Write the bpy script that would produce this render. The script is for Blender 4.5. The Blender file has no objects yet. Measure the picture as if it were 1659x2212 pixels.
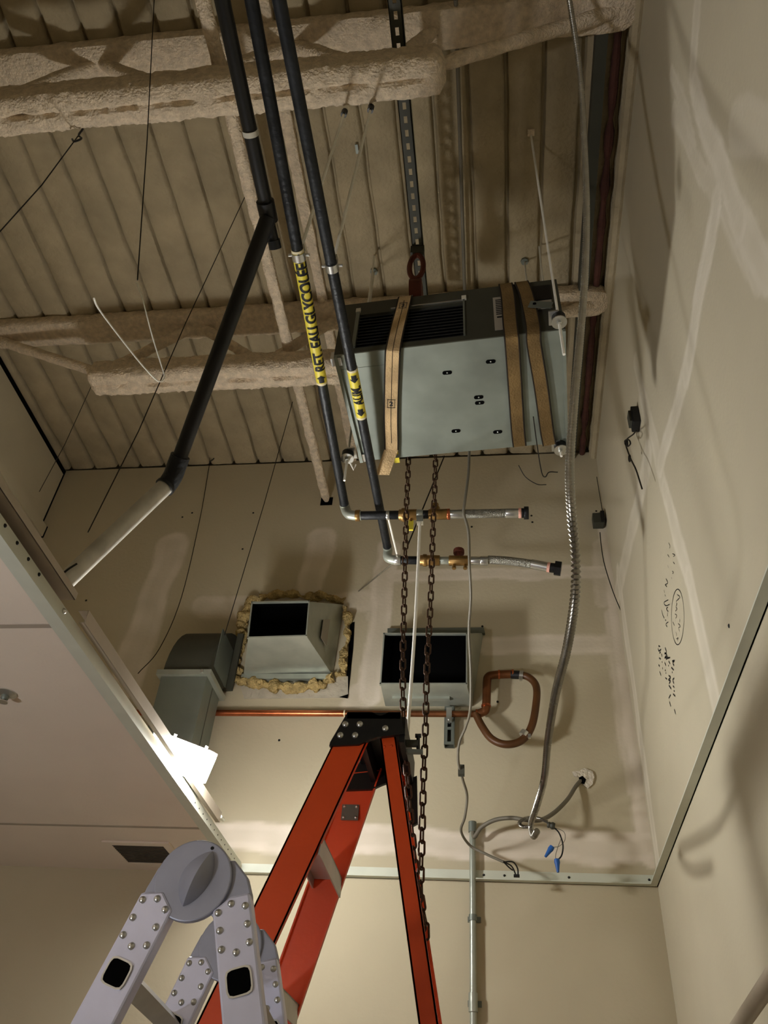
import bpy, bmesh, math, random
import numpy as np
from mathutils import Vector, Matrix, noise
random.seed(7)
# ------------------------------------------------------------------ camera, world, exposure
W, H = 1659.0, 2212.0
FOC, YAW, PITCH, ROLL = 1802.87, -0.172819, 0.718759, 0.0873458
CAM = np.array([0.0, 0.0, 1.6])
fw = np.array([math.sin(YAW)*math.cos(PITCH), math.cos(YAW)*math.cos(PITCH), math.sin(PITCH)])
_r = np.array([math.cos(YAW), -math.sin(YAW), 0.0]); _u = np.cross(_r, fw)
rt = math.cos(ROLL)*_r + math.sin(ROLL)*_u
up = -math.sin(ROLL)*_r + math.cos(ROLL)*_u
scene = bpy.context.scene
col = scene.collection
cd = bpy.data.cameras.new('camera'); cam = bpy.data.objects.new('camera', cd); col.objects.link(cam)
cam.matrix_world = Matrix(((rt[0], up[0], -fw[0], CAM[0]), (rt[1], up[1], -fw[1], CAM[1]),
                           (rt[2], up[2], -fw[2], CAM[2]), (0, 0, 0, 1)))
cd.sensor_fit = 'VERTICAL'; cd.sensor_height = 36.0; cd.lens = FOC/H*36.0; cd.clip_start = 0.01
scene.camera = cam
wd = bpy.data.worlds.new('world'); scene.world = wd; wd.use_nodes = True
wd.node_tree.nodes['Background'].inputs[0].default_value = (0.5, 0.5, 0.5, 1)
wd.node_tree.nodes['Background'].inputs[1].default_value = 0.02
scene.view_settings.view_transform = 'Standard'; scene.view_settings.look = 'None'
scene.view_settings.gamma = 1.0; scene.view_settings.use_curve_mapping = False
scene.view_settings.exposure = 0.0
LED_STRENGTH = 305.0
FILL_LAMP = 250.0  # strength of the added fill light behind the camera
try:
    scene.cycles.max_bounces = 5; scene.cycles.diffuse_bounces = 4; scene.cycles.glossy_bounces = 2
    scene.cycles.transmission_bounces = 2; scene.cycles.volume_bounces = 0
except Exception: pass
# ------------------------------------------------------------------ the place: main dimensions (metres)
BACK, RIGHT, DECK, DROP, LEFT = 3.43, 0.586, 5.07, 2.70, -2.64
ROOML, FRONT = -4.0, -2.6

def ray(x, y): return fw + (x-W/2)/FOC*rt - (y-H/2)/FOC*up
def w(x, y, X=None, Y=None, Z=None, D=None):
    """point of the photograph on a known plane of the place (wall, ceiling, ladder side...)"""
    d = ray(x, y)
    k = X/d[0] if X is not None else Y/d[1] if Y is not None else (Z-CAM[2])/d[2] if Z is not None else D
    return CAM + d*k
def plumb(top, x, y):
    """lower end of a line that hangs plumb from top"""
    d = ray(x, y); k = (d[0]*top[0]+d[1]*top[1])/(d[0]**2+d[1]**2)
    return CAM + d*k
def nrm(v):
    v = np.asarray(v, float); return v/np.linalg.norm(v)
# ------------------------------------------------------------------ mesh helpers
class MB:
    def __init__(s): s.v = []; s.f = []
    def add(s, vs, fs):
        b = len(s.v); s.v += [tuple(float(c) for c in p) for p in vs]; s.f += [tuple(i+b for i in f) for f in fs]; return s
    def box(s, c, size, ax=None):
        c = np.asarray(c, float); h = np.asarray(size, float)/2
        A = np.eye(3) if ax is None else np.asarray(ax, float)   # rows: local axes
        vs = [c + A[0]*h[0]*i + A[1]*h[1]*j + A[2]*h[2]*k for i in (-1, 1) for j in (-1, 1) for k in (-1, 1)]
        return s.add(vs, [(0,1,3,2),(4,6,7,5),(0,4,5,1),(2,3,7,6),(0,2,6,4),(1,5,7,3)])
    def lim(s, x0, x1, y0, y1, z0, z1):
        return s.box(((x0+x1)/2, (y0+y1)/2, (z0+z1)/2), (x1-x0, y1-y0, z1-z0))
    def prism(s, poly, ext):
        n = len(poly); poly = [np.asarray(p, float) for p in poly]; e = np.asarray(ext, float)
        vs = poly + [p+e for p in poly]
        return s.add(vs, [tuple(range(n-1, -1, -1)), tuple(range(n, 2*n))] + [(i, (i+1) % n, n+(i+1) % n, n+i) for i in range(n)])
    def tube(s, pts, r, seg=10, caps=True, rfun=None, square=None):
        P = [np.asarray(p, float) for p in pts]; n = len(P)
        T = [nrm(P[min(i+1, n-1)]-P[max(i-1, 0)]) for i in range(n)]
        a = np.array([0, 0, 1.0]) if abs(T[0][2]) < .9 else np.array([1.0, 0, 0])
        N = nrm(a - T[0]*(a@T[0])); vs = []; fs = []
        for i in range(n):
            N = nrm(N - T[i]*(N@T[i])); B = np.cross(T[i], N)
            rr = (rfun(i) if rfun else (r[i] if hasattr(r, '__len__') else r))
            for k in range(seg):
                t = 2*math.pi*k/seg
                vs.append(P[i] + rr*(math.cos(t)*N + math.sin(t)*B))
        for i in range(n-1):
            for k in range(seg):
                k2 = (k+1) % seg
                fs.append((i*seg+k, i*seg+k2, (i+1)*seg+k2, (i+1)*seg+k))
        if caps:
            fs.append(tuple(range(seg-1, -1, -1))); fs.append(tuple(range((n-1)*seg, n*seg)))
        return s.add(vs, fs)
    def cyl(s, a, b, r, seg=14, r2=None):
        return s.tube([a, b], [r, r if r2 is None else r2], seg)
    def lathe(s, o, axis, prof, seg=16):
        """prof = [(along axis, radius)]"""
        ax = nrm(axis); a = np.array([0, 0, 1.0]) if abs(ax[2]) < .9 else np.array([1.0, 0, 0])
        N = nrm(a-ax*(a@ax)); B = np.cross(ax, N); o = np.asarray(o, float); vs = []; fs = []
        for (h, r) in prof:
            for k in range(seg):
                t = 2*math.pi*k/seg; vs.append(o+ax*h+max(r, 1e-5)*(math.cos(t)*N+math.sin(t)*B))
        for i in range(len(prof)-1):
            for k in range(seg):
                k2 = (k+1) % seg; fs.append((i*seg+k, i*seg+k2, (i+1)*seg+k2, (i+1)*seg+k))
        fs.append(tuple(range(seg-1, -1, -1))); fs.append(tuple(range((len(prof)-1)*seg, len(prof)*seg)))
        return s.add(vs, fs)
    def dome(s, o, axis, r, h, seg=10):
        return s.lathe(o, axis, [(0, r), (h*.45, r*.9), (h*.8, r*.6), (h, r*.15)], seg)
    def frustum(s, q0, q1, cap0=False, cap1=False):
        fs = [(i, (i+1) % 4, 4+(i+1) % 4, 4+i) for i in range(4)]
        if cap0: fs.append((3, 2, 1, 0))
        if cap1: fs.append((4, 5, 6, 7))
        return s.add(list(q0)+list(q1), fs)
    def ribbon(s, pts, side, width, nor, thick):
        """flat strap through pts; side = direction across, nor = outward directions"""
        n = len(pts); vs = []; fs = []
        for i in range(n):
            sd = np.asarray(side[i] if np.ndim(side[0]) else side, float)
            nn = np.asarray(nor[i] if np.ndim(nor[0]) else nor, float); p = np.asarray(pts[i], float)
            for (a, b) in ((-1, 0), (1, 0), (1, 1), (-1, 1)):
                vs.append(p+sd*a*width/2+nn*b*thick)
        for i in range(n-1):
            for k in range(4):
                k2 = (k+1) % 4; fs.append((i*4+k, i*4+k2, i*4+4+k2, i*4+4+k))
        fs += [(3, 2, 1, 0), tuple(range((n-1)*4, n*4))]
        return s.add(vs, fs)
    def build(s, name, mat, parent=None, smooth=False, bevel=0):
        me = bpy.data.meshes.new(name); me.from_pydata(s.v, [], s.f)
        bm = bmesh.new(); bm.from_mesh(me); bmesh.ops.recalc_face_normals(bm, faces=bm.faces)
        if bevel: bmesh.ops.bevel(bm, geom=bm.edges[:], offset=bevel, segments=2, affect='EDGES', profile=.5)
        bm.to_mesh(me); bm.free(); me.update()
        if smooth:
            me.polygons.foreach_set('use_smooth', [True]*len(me.polygons))
            try: me.set_sharp_from_angle(angle=math.radians(40))
            except Exception: pass
        me.materials.append(mat)
        o = bpy.data.objects.new(name, me); col.objects.link(o)
        if parent is not None:
            o.parent = parent; o.matrix_parent_inverse = Matrix.Translation(-parent.location)
        return o
def tag(o, label, cat, group=None):
    o['label'] = label; o['category'] = cat
    if group: o['group'] = group
    return o
def thing(name, label, cat, loc=(0, 0, 0), group=None):
    o = bpy.data.objects.new(name, None); o.empty_display_size = .05; col.objects.link(o)
    o.location = [float(c) for c in loc]
    return tag(o, label, cat, group)
def struct(o): o['kind'] = 'structure'; return o
def spline(pts, n=8):
    P = [np.asarray(p, float) for p in pts]; out = []
    Q = [2*P[0]-P[1]] + P + [2*P[-1]-P[-2]]
    for i in range(1, len(Q)-2):
        a, b, c, d = Q[i-1:i+3]
        for k in range(n):
            t = k/n
            out.append(.5*((2*b)+(c-a)*t+(2*a-5*b+4*c-d)*t*t+(3*b-a-3*c+d)*t**3))
    out.append(P[-1]); return out
# ------------------------------------------------------------------ materials
def lin(c):
    return tuple(((v/255)/12.92 if v/255 <= .04045 else ((v/255+.055)/1.055)**2.4) for v in c)
def mat(name, rgb, rough=.6, metal=0.0, var=.12, scale=8.0, bump=0.0, bscale=40.0, spec=.4, rvar=0.0):
    m = bpy.data.materials.new(name); m.use_nodes = True; nt = m.node_tree; N = nt.nodes; L = nt.links
    b = N['Principled BSDF']; b.inputs['Roughness'].default_value = rough; b.inputs['Metallic'].default_value = metal
    b.inputs['Specular IOR Level'].default_value = spec
    c = lin(rgb); tc = N.new('ShaderNodeTexCoord')
    nz = N.new('ShaderNodeTexNoise'); nz.inputs['Scale'].default_value = scale; nz.inputs['Detail'].default_value = 3
    L.new(tc.outputs['Object'], nz.inputs['Vector'])
    cr = N.new('ShaderNodeValToRGB'); L.new(nz.outputs['Fac'], cr.inputs['Fac'])
    cr.color_ramp.elements[0].position = .3; cr.color_ramp.elements[1].position = .7
    cr.color_ramp.elements[0].color = (*[v*(1-var) for v in c], 1)
    cr.color_ramp.elements[1].color = (*[min(1, v*(1+var)) for v in c], 1)
    L.new(cr.outputs['Color'], b.inputs['Base Color'])
    if rvar:
        mr = N.new('ShaderNodeMapRange'); L.new(nz.outputs['Fac'], mr.inputs['Value'])
        mr.inputs['To Min'].default_value = rough-rvar; mr.inputs['To Max'].default_value = rough+rvar
        L.new(mr.outputs['Result'], b.inputs['Roughness'])
    if bump:
        n2 = N.new('ShaderNodeTexNoise'); n2.inputs['Scale'].default_value = bscale; n2.inputs['Detail'].default_value = 2
        L.new(tc.outputs['Object'], n2.inputs['Vector'])
        bp = N.new('ShaderNodeBump'); bp.inputs['Strength'].default_value = bump; bp.inputs['Distance'].default_value = .02
        L.new(n2.outputs['Fac'], bp.inputs['Height']); L.new(bp.outputs['Normal'], b.inputs['Normal'])
    return m
def wall_mat(name):
    """painted drywall whose joint compound is stored as a colour attribute of the wall mesh"""
    m = mat(name, (186, 168, 138), .85, 0, .05, 3.0, .06, 60, .2); nt = m.node_tree; N = nt.nodes; L = nt.links
    at = N.new('ShaderNodeAttribute'); at.attribute_name = 'compound'
    L.new(at.outputs['Color'], N['Principled BSDF'].inputs['Base Color']); return m
def wall_panel(name, m, P, na, nb, bands, rgb, rgb2, box):
    """P(a, b) -> point; a finely divided wall face with trowelled joint bands, on a solid wall body"""
    me = bpy.data.meshes.new(name); A, B = na, nb; vs = []; colr = []
    c1, c2 = np.array(lin(rgb)), np.array(lin(rgb2)); bd = [(np.array(a), np.array(c), h, st) for a, c, h, st in bands]
    ga, gb = np.meshgrid(A, B); pa = np.stack([ga.ravel(), gb.ravel()], 1)
    nz = np.array([(noise.noise((x*4, y*4, 0)), noise.noise((x*4, y*4, 7)), noise.noise((x*22, y*22, 3)), noise.noise((x*1.3, y*1.3, 5)), noise.noise((x*10, y*10, 9))) for x, y in pa])
    tot = np.zeros(len(pa))
    for (a, c, h, st) in bd:
        d = c-a; q = pa+nz[:, :2]*.03-a; t = np.clip((q@d)/(d@d), 0, 1); dist = np.linalg.norm(q-t[:, None]*d, axis=1)+nz[:, 2]*.006
        k = np.clip((h*1.1-dist)/(h*.22), 0, 1); core = .75+.25*np.clip((dist-h*.35)/(h*.2), 0, 1)
        tot = np.maximum(tot, st*k*core)
    tot = tot*(.82+.3*nz[:, 4]); tot = np.clip(tot, 0, 1)
    colr = (c1+(c2-c1)*tot[:, None])*(1+.05*nz[:, 3]+.02*nz[:, 4])[:, None]
    vs = [tuple(P(x, y)) for x, y in pa]; n = len(A); fs = [(j*n+i, j*n+i+1, (j+1)*n+i+1, (j+1)*n+i) for j in range(len(B)-1) for i in range(n-1)]
    mb = MB(); mb.lim(*box); nv = len(vs)
    me.from_pydata(vs+mb.v, [], fs+[tuple(q+nv for q in f) for f in mb.f]); me.update()
    at = me.color_attributes.new('compound', 'FLOAT_COLOR', 'POINT'); full = np.ones((nv+8, 4)); full[:nv, :3] = colr; full[nv:, :3] = c1
    at.data.foreach_set('color', full.ravel()); me.materials.append(m)
    o = bpy.data.objects.new(name, me); col.objects.link(o); return struct(o)
def emit(name, rgb, s):
    m = bpy.data.materials.new(name); m.use_nodes = True; b = m.node_tree.nodes['Principled BSDF']
    b.inputs['Base Color'].default_value = (.8, .8, .8, 1); b.inputs['Emission Color'].default_value = (*rgb, 1)
    b.inputs['Emission Strength'].default_value = s; return m
M = dict(
    foam=mat('spray_foam', (220, 202, 176), .95, 0, .16, 40, .6, 110, .1),
    deck=mat('foam_coated_deck', (168, 154, 126), .95, 0, .14, 6, .35, 45, .1),
    galv=mat('galvanised_steel', (164, 168, 156), .36, .45, .14, 9, .05, 30, .5, .1),
    galvdull=mat('dull_galvanised_steel', (116, 122, 114), .5, .5, .12, 6, .05, 30, .5, .08),
    dark=mat('dark_grey_paint', (62, 62, 52), .6, .1, .1),
    black=mat('black_plastic', (16, 16, 17), .45, 0, .15),
    void=mat('shade_black', (5, 5, 5), .95, 0, .1, spec=.05),  # near-black colour put in for the shade in gaps, holes and openings
    pipe=mat('black_steel_pipe', (30, 32, 34), .5, .35, .3, 14, .15, 60, .4, .12),
    pipeblack=mat('black_drain_pipe', (20, 20, 20), .45, 0, .2, 10),
    greypipe=mat('grey_primed_pipe', (196, 192, 180), .4, .25, .2, 16, .05, 40),
    yellow=mat('yellow_label', (222, 204, 66), .5, 0, .06),
    cream=mat('cream_edge', (220, 208, 170), .6, 0, .06),
    ink=mat('black_ink', (14, 13, 12), .7, 0, .1),
    chrome=mat('zinc_plated_steel', (205, 205, 200), .28, .9, .06),
    white=mat('white_rope', (238, 234, 222), .7, 0, .05),
    sling=mat('tan_webbing', (192, 164, 122), .9, 0, .22, 12, .3, 160, .15),
    slingdark=mat('brown_webbing', (112, 90, 56), .9, 0, .25, 10, .3, 160, .15),
    strapedge=mat('strap_edge', (34, 26, 16), .9, 0, .2),
    rust=mat('rusty_chain', (74, 52, 36), .62, .5, .35, 60, .2, 120, .4),
    copper=mat('copper', (184, 104, 66), .32, .9, .25, 12, 0, 40, .5, .1),
    browncu=mat('oxidised_copper', (108, 66, 36), .4, .7, .25, 14, 0, 40, .5, .1),
    hose=mat('brown_rubber_hose', (84, 52, 24), .45, .1, .2, 12),
    brass=mat('brass', (150, 118, 70), .38, .85, .2, 30, 0, 40, .5, .1),
    braid=mat('braided_steel', (148, 146, 136), .38, .8, .18, 120, .5, 260, .5),
    pink=mat('pink_plastic', (226, 168, 150), .6, 0, .05),
    redbrown=mat('dark_red_iron', (96, 48, 34), .6, .3, .25, 20),
    seal=mat('red_firestop', (74, 42, 32), .9, 0, .3, 10, .3, 60),
    orange=mat('orange_fibreglass', (214, 74, 22), .42, 0, .06, 6, .02, 80, .45),
    alum=mat('ladder_aluminium', (208, 210, 232), .36, .45, .06, 14, .02, 60, .5, .08),
    alumdull=mat('hinge_aluminium', (160, 163, 178), .5, .45, .08, 14),
    step=mat('step_aluminium', (190, 188, 182), .45, .6, .08, 14),
    wool=mat('yellow_insulation', (184, 160, 108), .98, 0, .3, 26, .9, 90, .1),
    plastic=mat('clear_film', (186, 178, 160), .35, 0, .12, 12, .5, 30),
    greycable=mat('grey_cable', (112, 106, 92), .55, .1, .1),
    flex=mat('armoured_steel', (160, 156, 146), .26, .92, .12, 30, 0, 40, .5, .06),
    blue=mat('blue_plastic', (36, 92, 168), .45, 0, .08),
    label=mat('grey_sticker', (160, 152, 138), .6, 0, .1),
    whitep=mat('white_paint', (206, 202, 188), .6, 0, .05),
    trim=mat('white_metal_trim', (204, 206, 190), .5, 0, .06),
    seam=mat('ceiling_joint_shade', (168, 156, 140), .9, 0, .1, 6),  # darker tone imitates the shadow step at the board joints
    soffit=mat('ceiling_paint', (228, 214, 198), .9, 0, .04, 3, .05, 80, .2),
    studm=mat('steel_stud', (176, 164, 146), .5, .4, .1, 8),
    floor=mat('concrete_floor', (150, 144, 132), .8, 0, .12, 4),
    plaster=mat('torn_plaster', (214, 204, 186), .95, 0, .15, 30, .6, 80),
    unitm=mat('unit_sheet_metal', (128, 134, 124), .5, .3, .16, 7, .03, 20, .45, .08),
    ventdark=mat('dark_vent', (70, 62, 52), .7, 0, .1),
    wire=mat('dark_tie_wire', (30, 27, 22), .6, .4, .2),
)
# ------------------------------------------------------------------ structure
def bb(p, q, wp, st=1.0):        # joint band on the back wall between two places of the photograph
    a, c = w(*p, Y=BACK), w(*q, Y=BACK); m = (np.array(p)+np.array(q))/2
    hw = np.linalg.norm(w(m[0]+wp/2, m[1], Y=BACK)-w(m[0], m[1], Y=BACK)); return ((a[0], a[2]), (c[0], c[2]), hw, st)
def rb(p, q, hw, st=1.0):
    a, c = w(*p, X=RIGHT), w(*q, X=RIGHT); return ((a[1], a[2]), (c[1], c[2]), hw, st)
back_bands = [bb((375, 1175), (270, 1480), 66, .8), bb((692, 1160), (665, 1290), 56, .8), bb((838, 1185), (800, 1500), 50, .8),
              bb((440, 1312), (800, 1300), 52, .55), bb((850, 1245), (1310, 1235), 34, .8), bb((1050, 1395), (1350, 1390), 52, .7),
              bb((1318, 1140), (1412, 1850), 60, .9), bb((440, 1806), (1425, 1835), 62, 1.0), bb((1295, 1180), (1300, 1300), 30, .5),
              bb((780, 1500), (760, 1530), 60, .5), bb((1325, 1330), (1370, 1700), 44, .6), bb((860, 1440), (800, 1330), 30, .4)]
right_bands = [rb((1505, 20), (1495, 190), .045, .8), rb((1450, 150), (1500, 330), .03, .6), rb((1500, 200), (1600, 480), .05, .9), rb((1600, 480), (1659, 590), .05, .8),
               rb((1455, 250), (1640, 600), .035, .6), rb((1545, 440), (1480, 800), .05, 1.0), rb((1480, 800), (1425, 1010), .045, .9),
               rb((1375, 790), (1435, 1060), .05, .6), rb((1435, 1060), (1490, 1250), .05, .8), rb((1490, 1250), (1548, 1520), .05, .9),
               rb((1400, 990), (1330, 1300), .07, .7), rb((1335, 1240), (1420, 1860), .05, .9), rb((1659, 300), (1590, 280), .06, .5)]
m_plain = mat('plain_drywall', (196, 186, 160), .85, 0, .05, 3, .05, 60, .2)
wall_back = wall_panel('wall_back', wall_mat('painted_drywall_back'), lambda x, z: (x, BACK, z), np.linspace(LEFT, RIGHT, 260), np.linspace(1.4, DECK-.012, 290), back_bands, (190, 179, 152), (232, 220, 204), (ROOML, RIGHT+.12, BACK+.0015, BACK+.12, 0, DECK-.012))
wall_right = wall_panel('wall_right', wall_mat('painted_drywall_right'), lambda y, z: (RIGHT, y, z), np.linspace(.3, BACK, 250), np.linspace(1.4, DECK-.05, 290), right_bands, (196, 186, 161), (226, 217, 199), (RIGHT+.0015, RIGHT+.12, FRONT, BACK, 0, DECK-.05))
struct(MB().lim(ROOML-.12, ROOML, FRONT, BACK, 0, DROP+.1).build('wall_left', m_plain))
struct(MB().lim(ROOML, RIGHT+.12, FRONT-.12, FRONT, 0, DECK).build('wall_front', m_plain))
struct(MB().lim(ROOML, RIGHT+.12, FRONT, BACK, -.1, 0).build('floor', M['floor']))
struct(MB().lim(LEFT-.12, LEFT, FRONT, BACK, DROP+.02, DECK).build('wall_plenum', m_plain))
# corrugated deck with sprayed foam: shallow flutes running front to back
prof = []; x = -1.216-0.1485*10-.02
zig = [(0, .03), (.007, .006), (.018, 0), (.126, 0), (.134, .006), (.14, .03)]
while x < RIGHT+.1:
    for (dx, dz) in zig: prof.append((x+dx, DECK+dz))
    x += .1485
prof = [p for p in prof if p[0] > LEFT-.12]
ys = np.linspace(FRONT, BACK, 70); mb = MB(); n = len(prof); vs = []; fs = []
for j, y in enumerate(ys):
    for i, (px_, pz) in enumerate(prof):
        q = noise.noise((px_*9, y*4.5, 3)); q2 = noise.noise((px_*25, y*16, 9))
        vs.append((px_+.006*q, y, pz+.006*q+.003*q2))
for j in range(len(ys)-1):
    for i in range(n-1): fs.append((j*n+i, j*n+i+1, (j+1)*n+i+1, (j+1)*n+i))
deck = struct(mb.add(vs, fs).build('ceiling', M['deck'], smooth=True))
struct(MB().lim(ROOML, RIGHT+.2, FRONT, BACK+.12, DECK+.06, DECK+.16).build('roof_slab', M['deck']))
# drop ceiling: painted gypsum with the big opening cut out of it
EDGE = -1.06; OPEN_Y = -.75
mb = MB(); mb.lim(ROOML, EDGE, FRONT, BACK, DROP, DROP+.016); mb.lim(EDGE, RIGHT, FRONT, OPEN_Y, DROP, DROP+.016)
drop = struct(mb.build('ceiling', M['soffit']))
struct(MB().lim(LEFT, RIGHT, OPEN_Y-.06, OPEN_Y, DROP+.016, DECK).build('wall_plenum_front', m_plain))
# faint seams of the gypsum boards: raised strips, darkened to imitate the shadow step
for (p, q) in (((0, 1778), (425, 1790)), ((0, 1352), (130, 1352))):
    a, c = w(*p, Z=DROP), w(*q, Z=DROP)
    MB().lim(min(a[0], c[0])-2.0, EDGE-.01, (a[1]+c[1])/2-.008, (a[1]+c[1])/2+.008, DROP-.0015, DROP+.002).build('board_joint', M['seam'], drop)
# angle trims around the opening
def angle_trim(name, mb): return struct(mb.build(name, M['trim']))
t1 = MB(); t1.lim(EDGE, RIGHT, BACK-.004, BACK, DROP-.006, DROP+.036); t1.lim(EDGE, RIGHT, BACK-.03, BACK, DROP-.006, DROP-.002)
trim1 = angle_trim('trim_1', t1)
t2 = MB(); t2.lim(RIGHT-.004, RIGHT, OPEN_Y, BACK, DROP-.006, DROP+.05); t2.lim(RIGHT-.03, RIGHT, OPEN_Y, BACK-.03, DROP-.006, DROP-.002)
trim2 = angle_trim('trim_2', t2)
t3 = MB(); t3.lim(EDGE-.0, EDGE+.004, OPEN_Y, BACK-.03, DROP-.004, DROP+.032); t3.lim(EDGE-.035, EDGE, OPEN_Y, BACK-.03, DROP-.004, DROP-.001)
trim3 = angle_trim('trim_3', t3)
for sx in (1045, 1090, 1230, 1404, 620):
    p = w(sx, 1893+(sx-620)*.026, Y=BACK-.004); MB().dome((p[0], BACK-.004, DROP+.018), (0, -1, 0), .005, .004, 8).build('screw', M['black'], trim1)
for i in range(12):
    MB().dome((EDGE+.004, 2.75+i*.05, DROP+.012), (1, 0, 0), .003, .002, 8).build('screw', M['ink'], trim3)
# left boxed beam under the deck
bm_ = struct(MB().lim(LEFT, LEFT+.03, FRONT, BACK, 4.60, DECK-.02).build('beam_cover', m_plain))
struct(MB().lim(LEFT, LEFT+.07, FRONT, BACK, 4.525, 4.60).build('beam_lip', m_plain))
MB().lim(LEFT+.029, LEFT+.033, FRONT, BACK, DECK-.05, DECK-.018).build('shadow_gap', M['void'], bm_)  # near-black strips painted in for the shaded gaps round the beam
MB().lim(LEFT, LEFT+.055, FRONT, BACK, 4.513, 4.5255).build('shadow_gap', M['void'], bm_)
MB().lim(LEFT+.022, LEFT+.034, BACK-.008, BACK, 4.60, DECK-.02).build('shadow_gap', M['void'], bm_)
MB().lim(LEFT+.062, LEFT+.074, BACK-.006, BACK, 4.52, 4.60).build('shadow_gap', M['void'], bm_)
# head of the right wall: steel angle, red firestop and ragged top strip
MBs = MB(); MBs.lim(RIGHT-.16, RIGHT-.115, -.6, BACK, DECK-.055, DECK+.01)
tag(MBs.build('steel_ledger', M['dark']), 'dark steel ledger running under the deck beside the right wall', 'ledger')
mb = MB(); pts = [(RIGHT-.075, y, DECK-.02) for y in np.linspace(1.2, BACK, 40)]
mb.tube(pts, .03, 8, rfun=lambda i: .016+.012*noise.noise((i*.6, 1, 2)))
tag(mb.build('firestop_bead', M['seal'], smooth=True), 'red brown firestop bead along the top of the right wall', 'sealant')
mb = MB(); pts = [(RIGHT-.012, y, DECK-.04) for y in np.linspace(FRONT+.05, BACK, 90)]
mb.tube(pts, .02, 8, rfun=lambda i: .027+.010*noise.noise((i*.9, 5, 2)))
tag(mb.build('foam_bead', M['deck'], smooth=True), 'ragged foam bead where the deck meets the right wall', 'foam')
# screws and specks in the back wall
for (sx, sy) in ((415, 1108), (394, 1117), (547, 1108), (524, 1186), (603, 1599), (1019, 1138), (1148, 1114), (1150, 1128), (1075, 1516), (1042, 1353), (186, 1297), (1288, 1104)):
    p = w(sx, sy, Y=BACK); MB().dome(p, (0, -1, 0), .006, .003, 8).build('screw', M['ink'], wall_back)
p = w(1575, 1352, X=RIGHT); MB().dome(p, (-1, 0, 0), .006, .003, 8).build('screw', M['ink'], wall_right)
# ------------------------------------------------------------------ foam coated bar joists
def foam_bar(mb, a, b, wy, hz, amp=.012, seg=22, step=.022, notch=0, seed=0, sharp=4.0):
    a = np.asarray(a, float); b = np.asarray(b, float); L = np.linalg.norm(b-a); n = max(4, int(L/step)); T = nrm(b-a)
    S = nrm(np.cross(T, (0, 0, 1.0))) if abs(T[2]) < .95 else np.array([0, 1.0, 0]); U = np.cross(S, T); vs = []; fs = []
    for i in range(n+1):
        c = a+(b-a)*i/n
        e = min(1.0, (min(i, n-i)+.6)/3)**.5
        for k in range(seg):
            t = 2*math.pi*k/seg; cx, sx = math.cos(t), math.sin(t)
            rr = (abs(cx)**sharp+abs(sx)**sharp)**(-1/sharp)
            p = c+S*cx*rr*wy/2*e+U*sx*rr*hz/2*e
            q = noise.noise(Vector(p)*12+Vector((seed, 0, 0)))*amp*.35+noise.noise(Vector(p)*55)*amp*.35+noise.noise(Vector(p)*130)*amp*.35
            if notch and sx < -.9 and abs(cx) < .09: q -= notch*max(0, .45+1.3*noise.noise((i*.12, seed, 0)))
            p = p+(S*cx+U*sx)*q
            vs.append(p)
    for i in range(n):
        for k in range(seg):
            k2 = (k+1) % seg; fs.append((i*seg+k, i*seg+k2, (i+1)*seg+k2, (i+1)*seg+k))
    fs += [tuple(range(seg-1, -1, -1)), tuple(range(n*seg, (n+1)*seg))]
    return mb.add(vs, fs)
CB, CT = 4.565, 4.70
def joist(yc, label, x0, x1, wy, nodes, seed):
    t = thing('bar_joist', label, 'joist', (x0, yc, CB), 'foam coated roof joists')
    foam_bar(MB(), (x0, yc, (CB+CT)/2), (x1, yc, (CB+CT)/2), wy, CT-CB, .016, 36, .012, .03, seed).build('bottom_chord', M['foam'], t, True)
    foam_bar(MB(), (LEFT+.03, yc, DECK-.03), (RIGHT, yc, DECK-.03), .15, .09, .014, 18, .03, 0, seed+3).build('top_chord', M['foam'], t, True)
    zb, zt = CT-.03, DECK-.05
    for k in range(len(nodes)-1):
        a, b = nodes[k], nodes[k+1]
        pa = (a, yc, zb if k % 2 else zt); pb = (b, yc, zt if k % 2 else zb)
        if k == len(nodes)-2: pa, pb = (a, yc, zb), (b, yc, DECK+.02)
        foam_bar(MB(), pa, pb, .05, .05, .008, 12, .03, 0, seed+k, 2.2).build('web_bar', M['foam'], t, True)
    return t
yA = (w(480, 255, Z=CB)[1]+w(480, 170, Z=CB)[1])/2; yB = (w(450, 852, Z=CB)[1]+w(450, 798, Z=CB)[1])/2
print('joists', yA, yB)
joist(yA, 'foam coated steel joist nearest the top of the picture', -1.92, -.12, .145, [LEFT+.05, -1.88, -1.49, -1.1, -.72, -.35, -.16, RIGHT+.04], 1)
joist(yB, 'foam coated steel joist near the back wall, behind the hanging unit', -1.90, -.12, .14, [LEFT+.05, -1.86, -1.45, -1.05, -.72, -.35, -.16, RIGHT+.04], 11)
p = w(705, 1088, Y=BACK)
bridge = foam_bar(MB(), (p[0], -.6, p[2]+.02), (p[0], BACK, p[2]+.02), .05, .045, .008, 12, .025, 0, 5, 3).build('bridging_bar', M['foam'], None, True)
tag(bridge, 'foam coated bridging bar crossing the joists and ending in the back wall', 'bar')
MB().lim(p[0]-.034, p[0]+.034, BACK-.003, BACK+.01, p[2]-.012, p[2]+.045).build('wall_pocket', M['void'], wall_back)
# second, flatter bar under the deck beside the pipes
foam_bar(MB(), (-.80, .3, DECK-.01), (-.80, BACK, DECK-.01), .05, .05, .008, 10, .03, 0, 8).build('deck_rib', M['foam'], deck, True)
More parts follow.
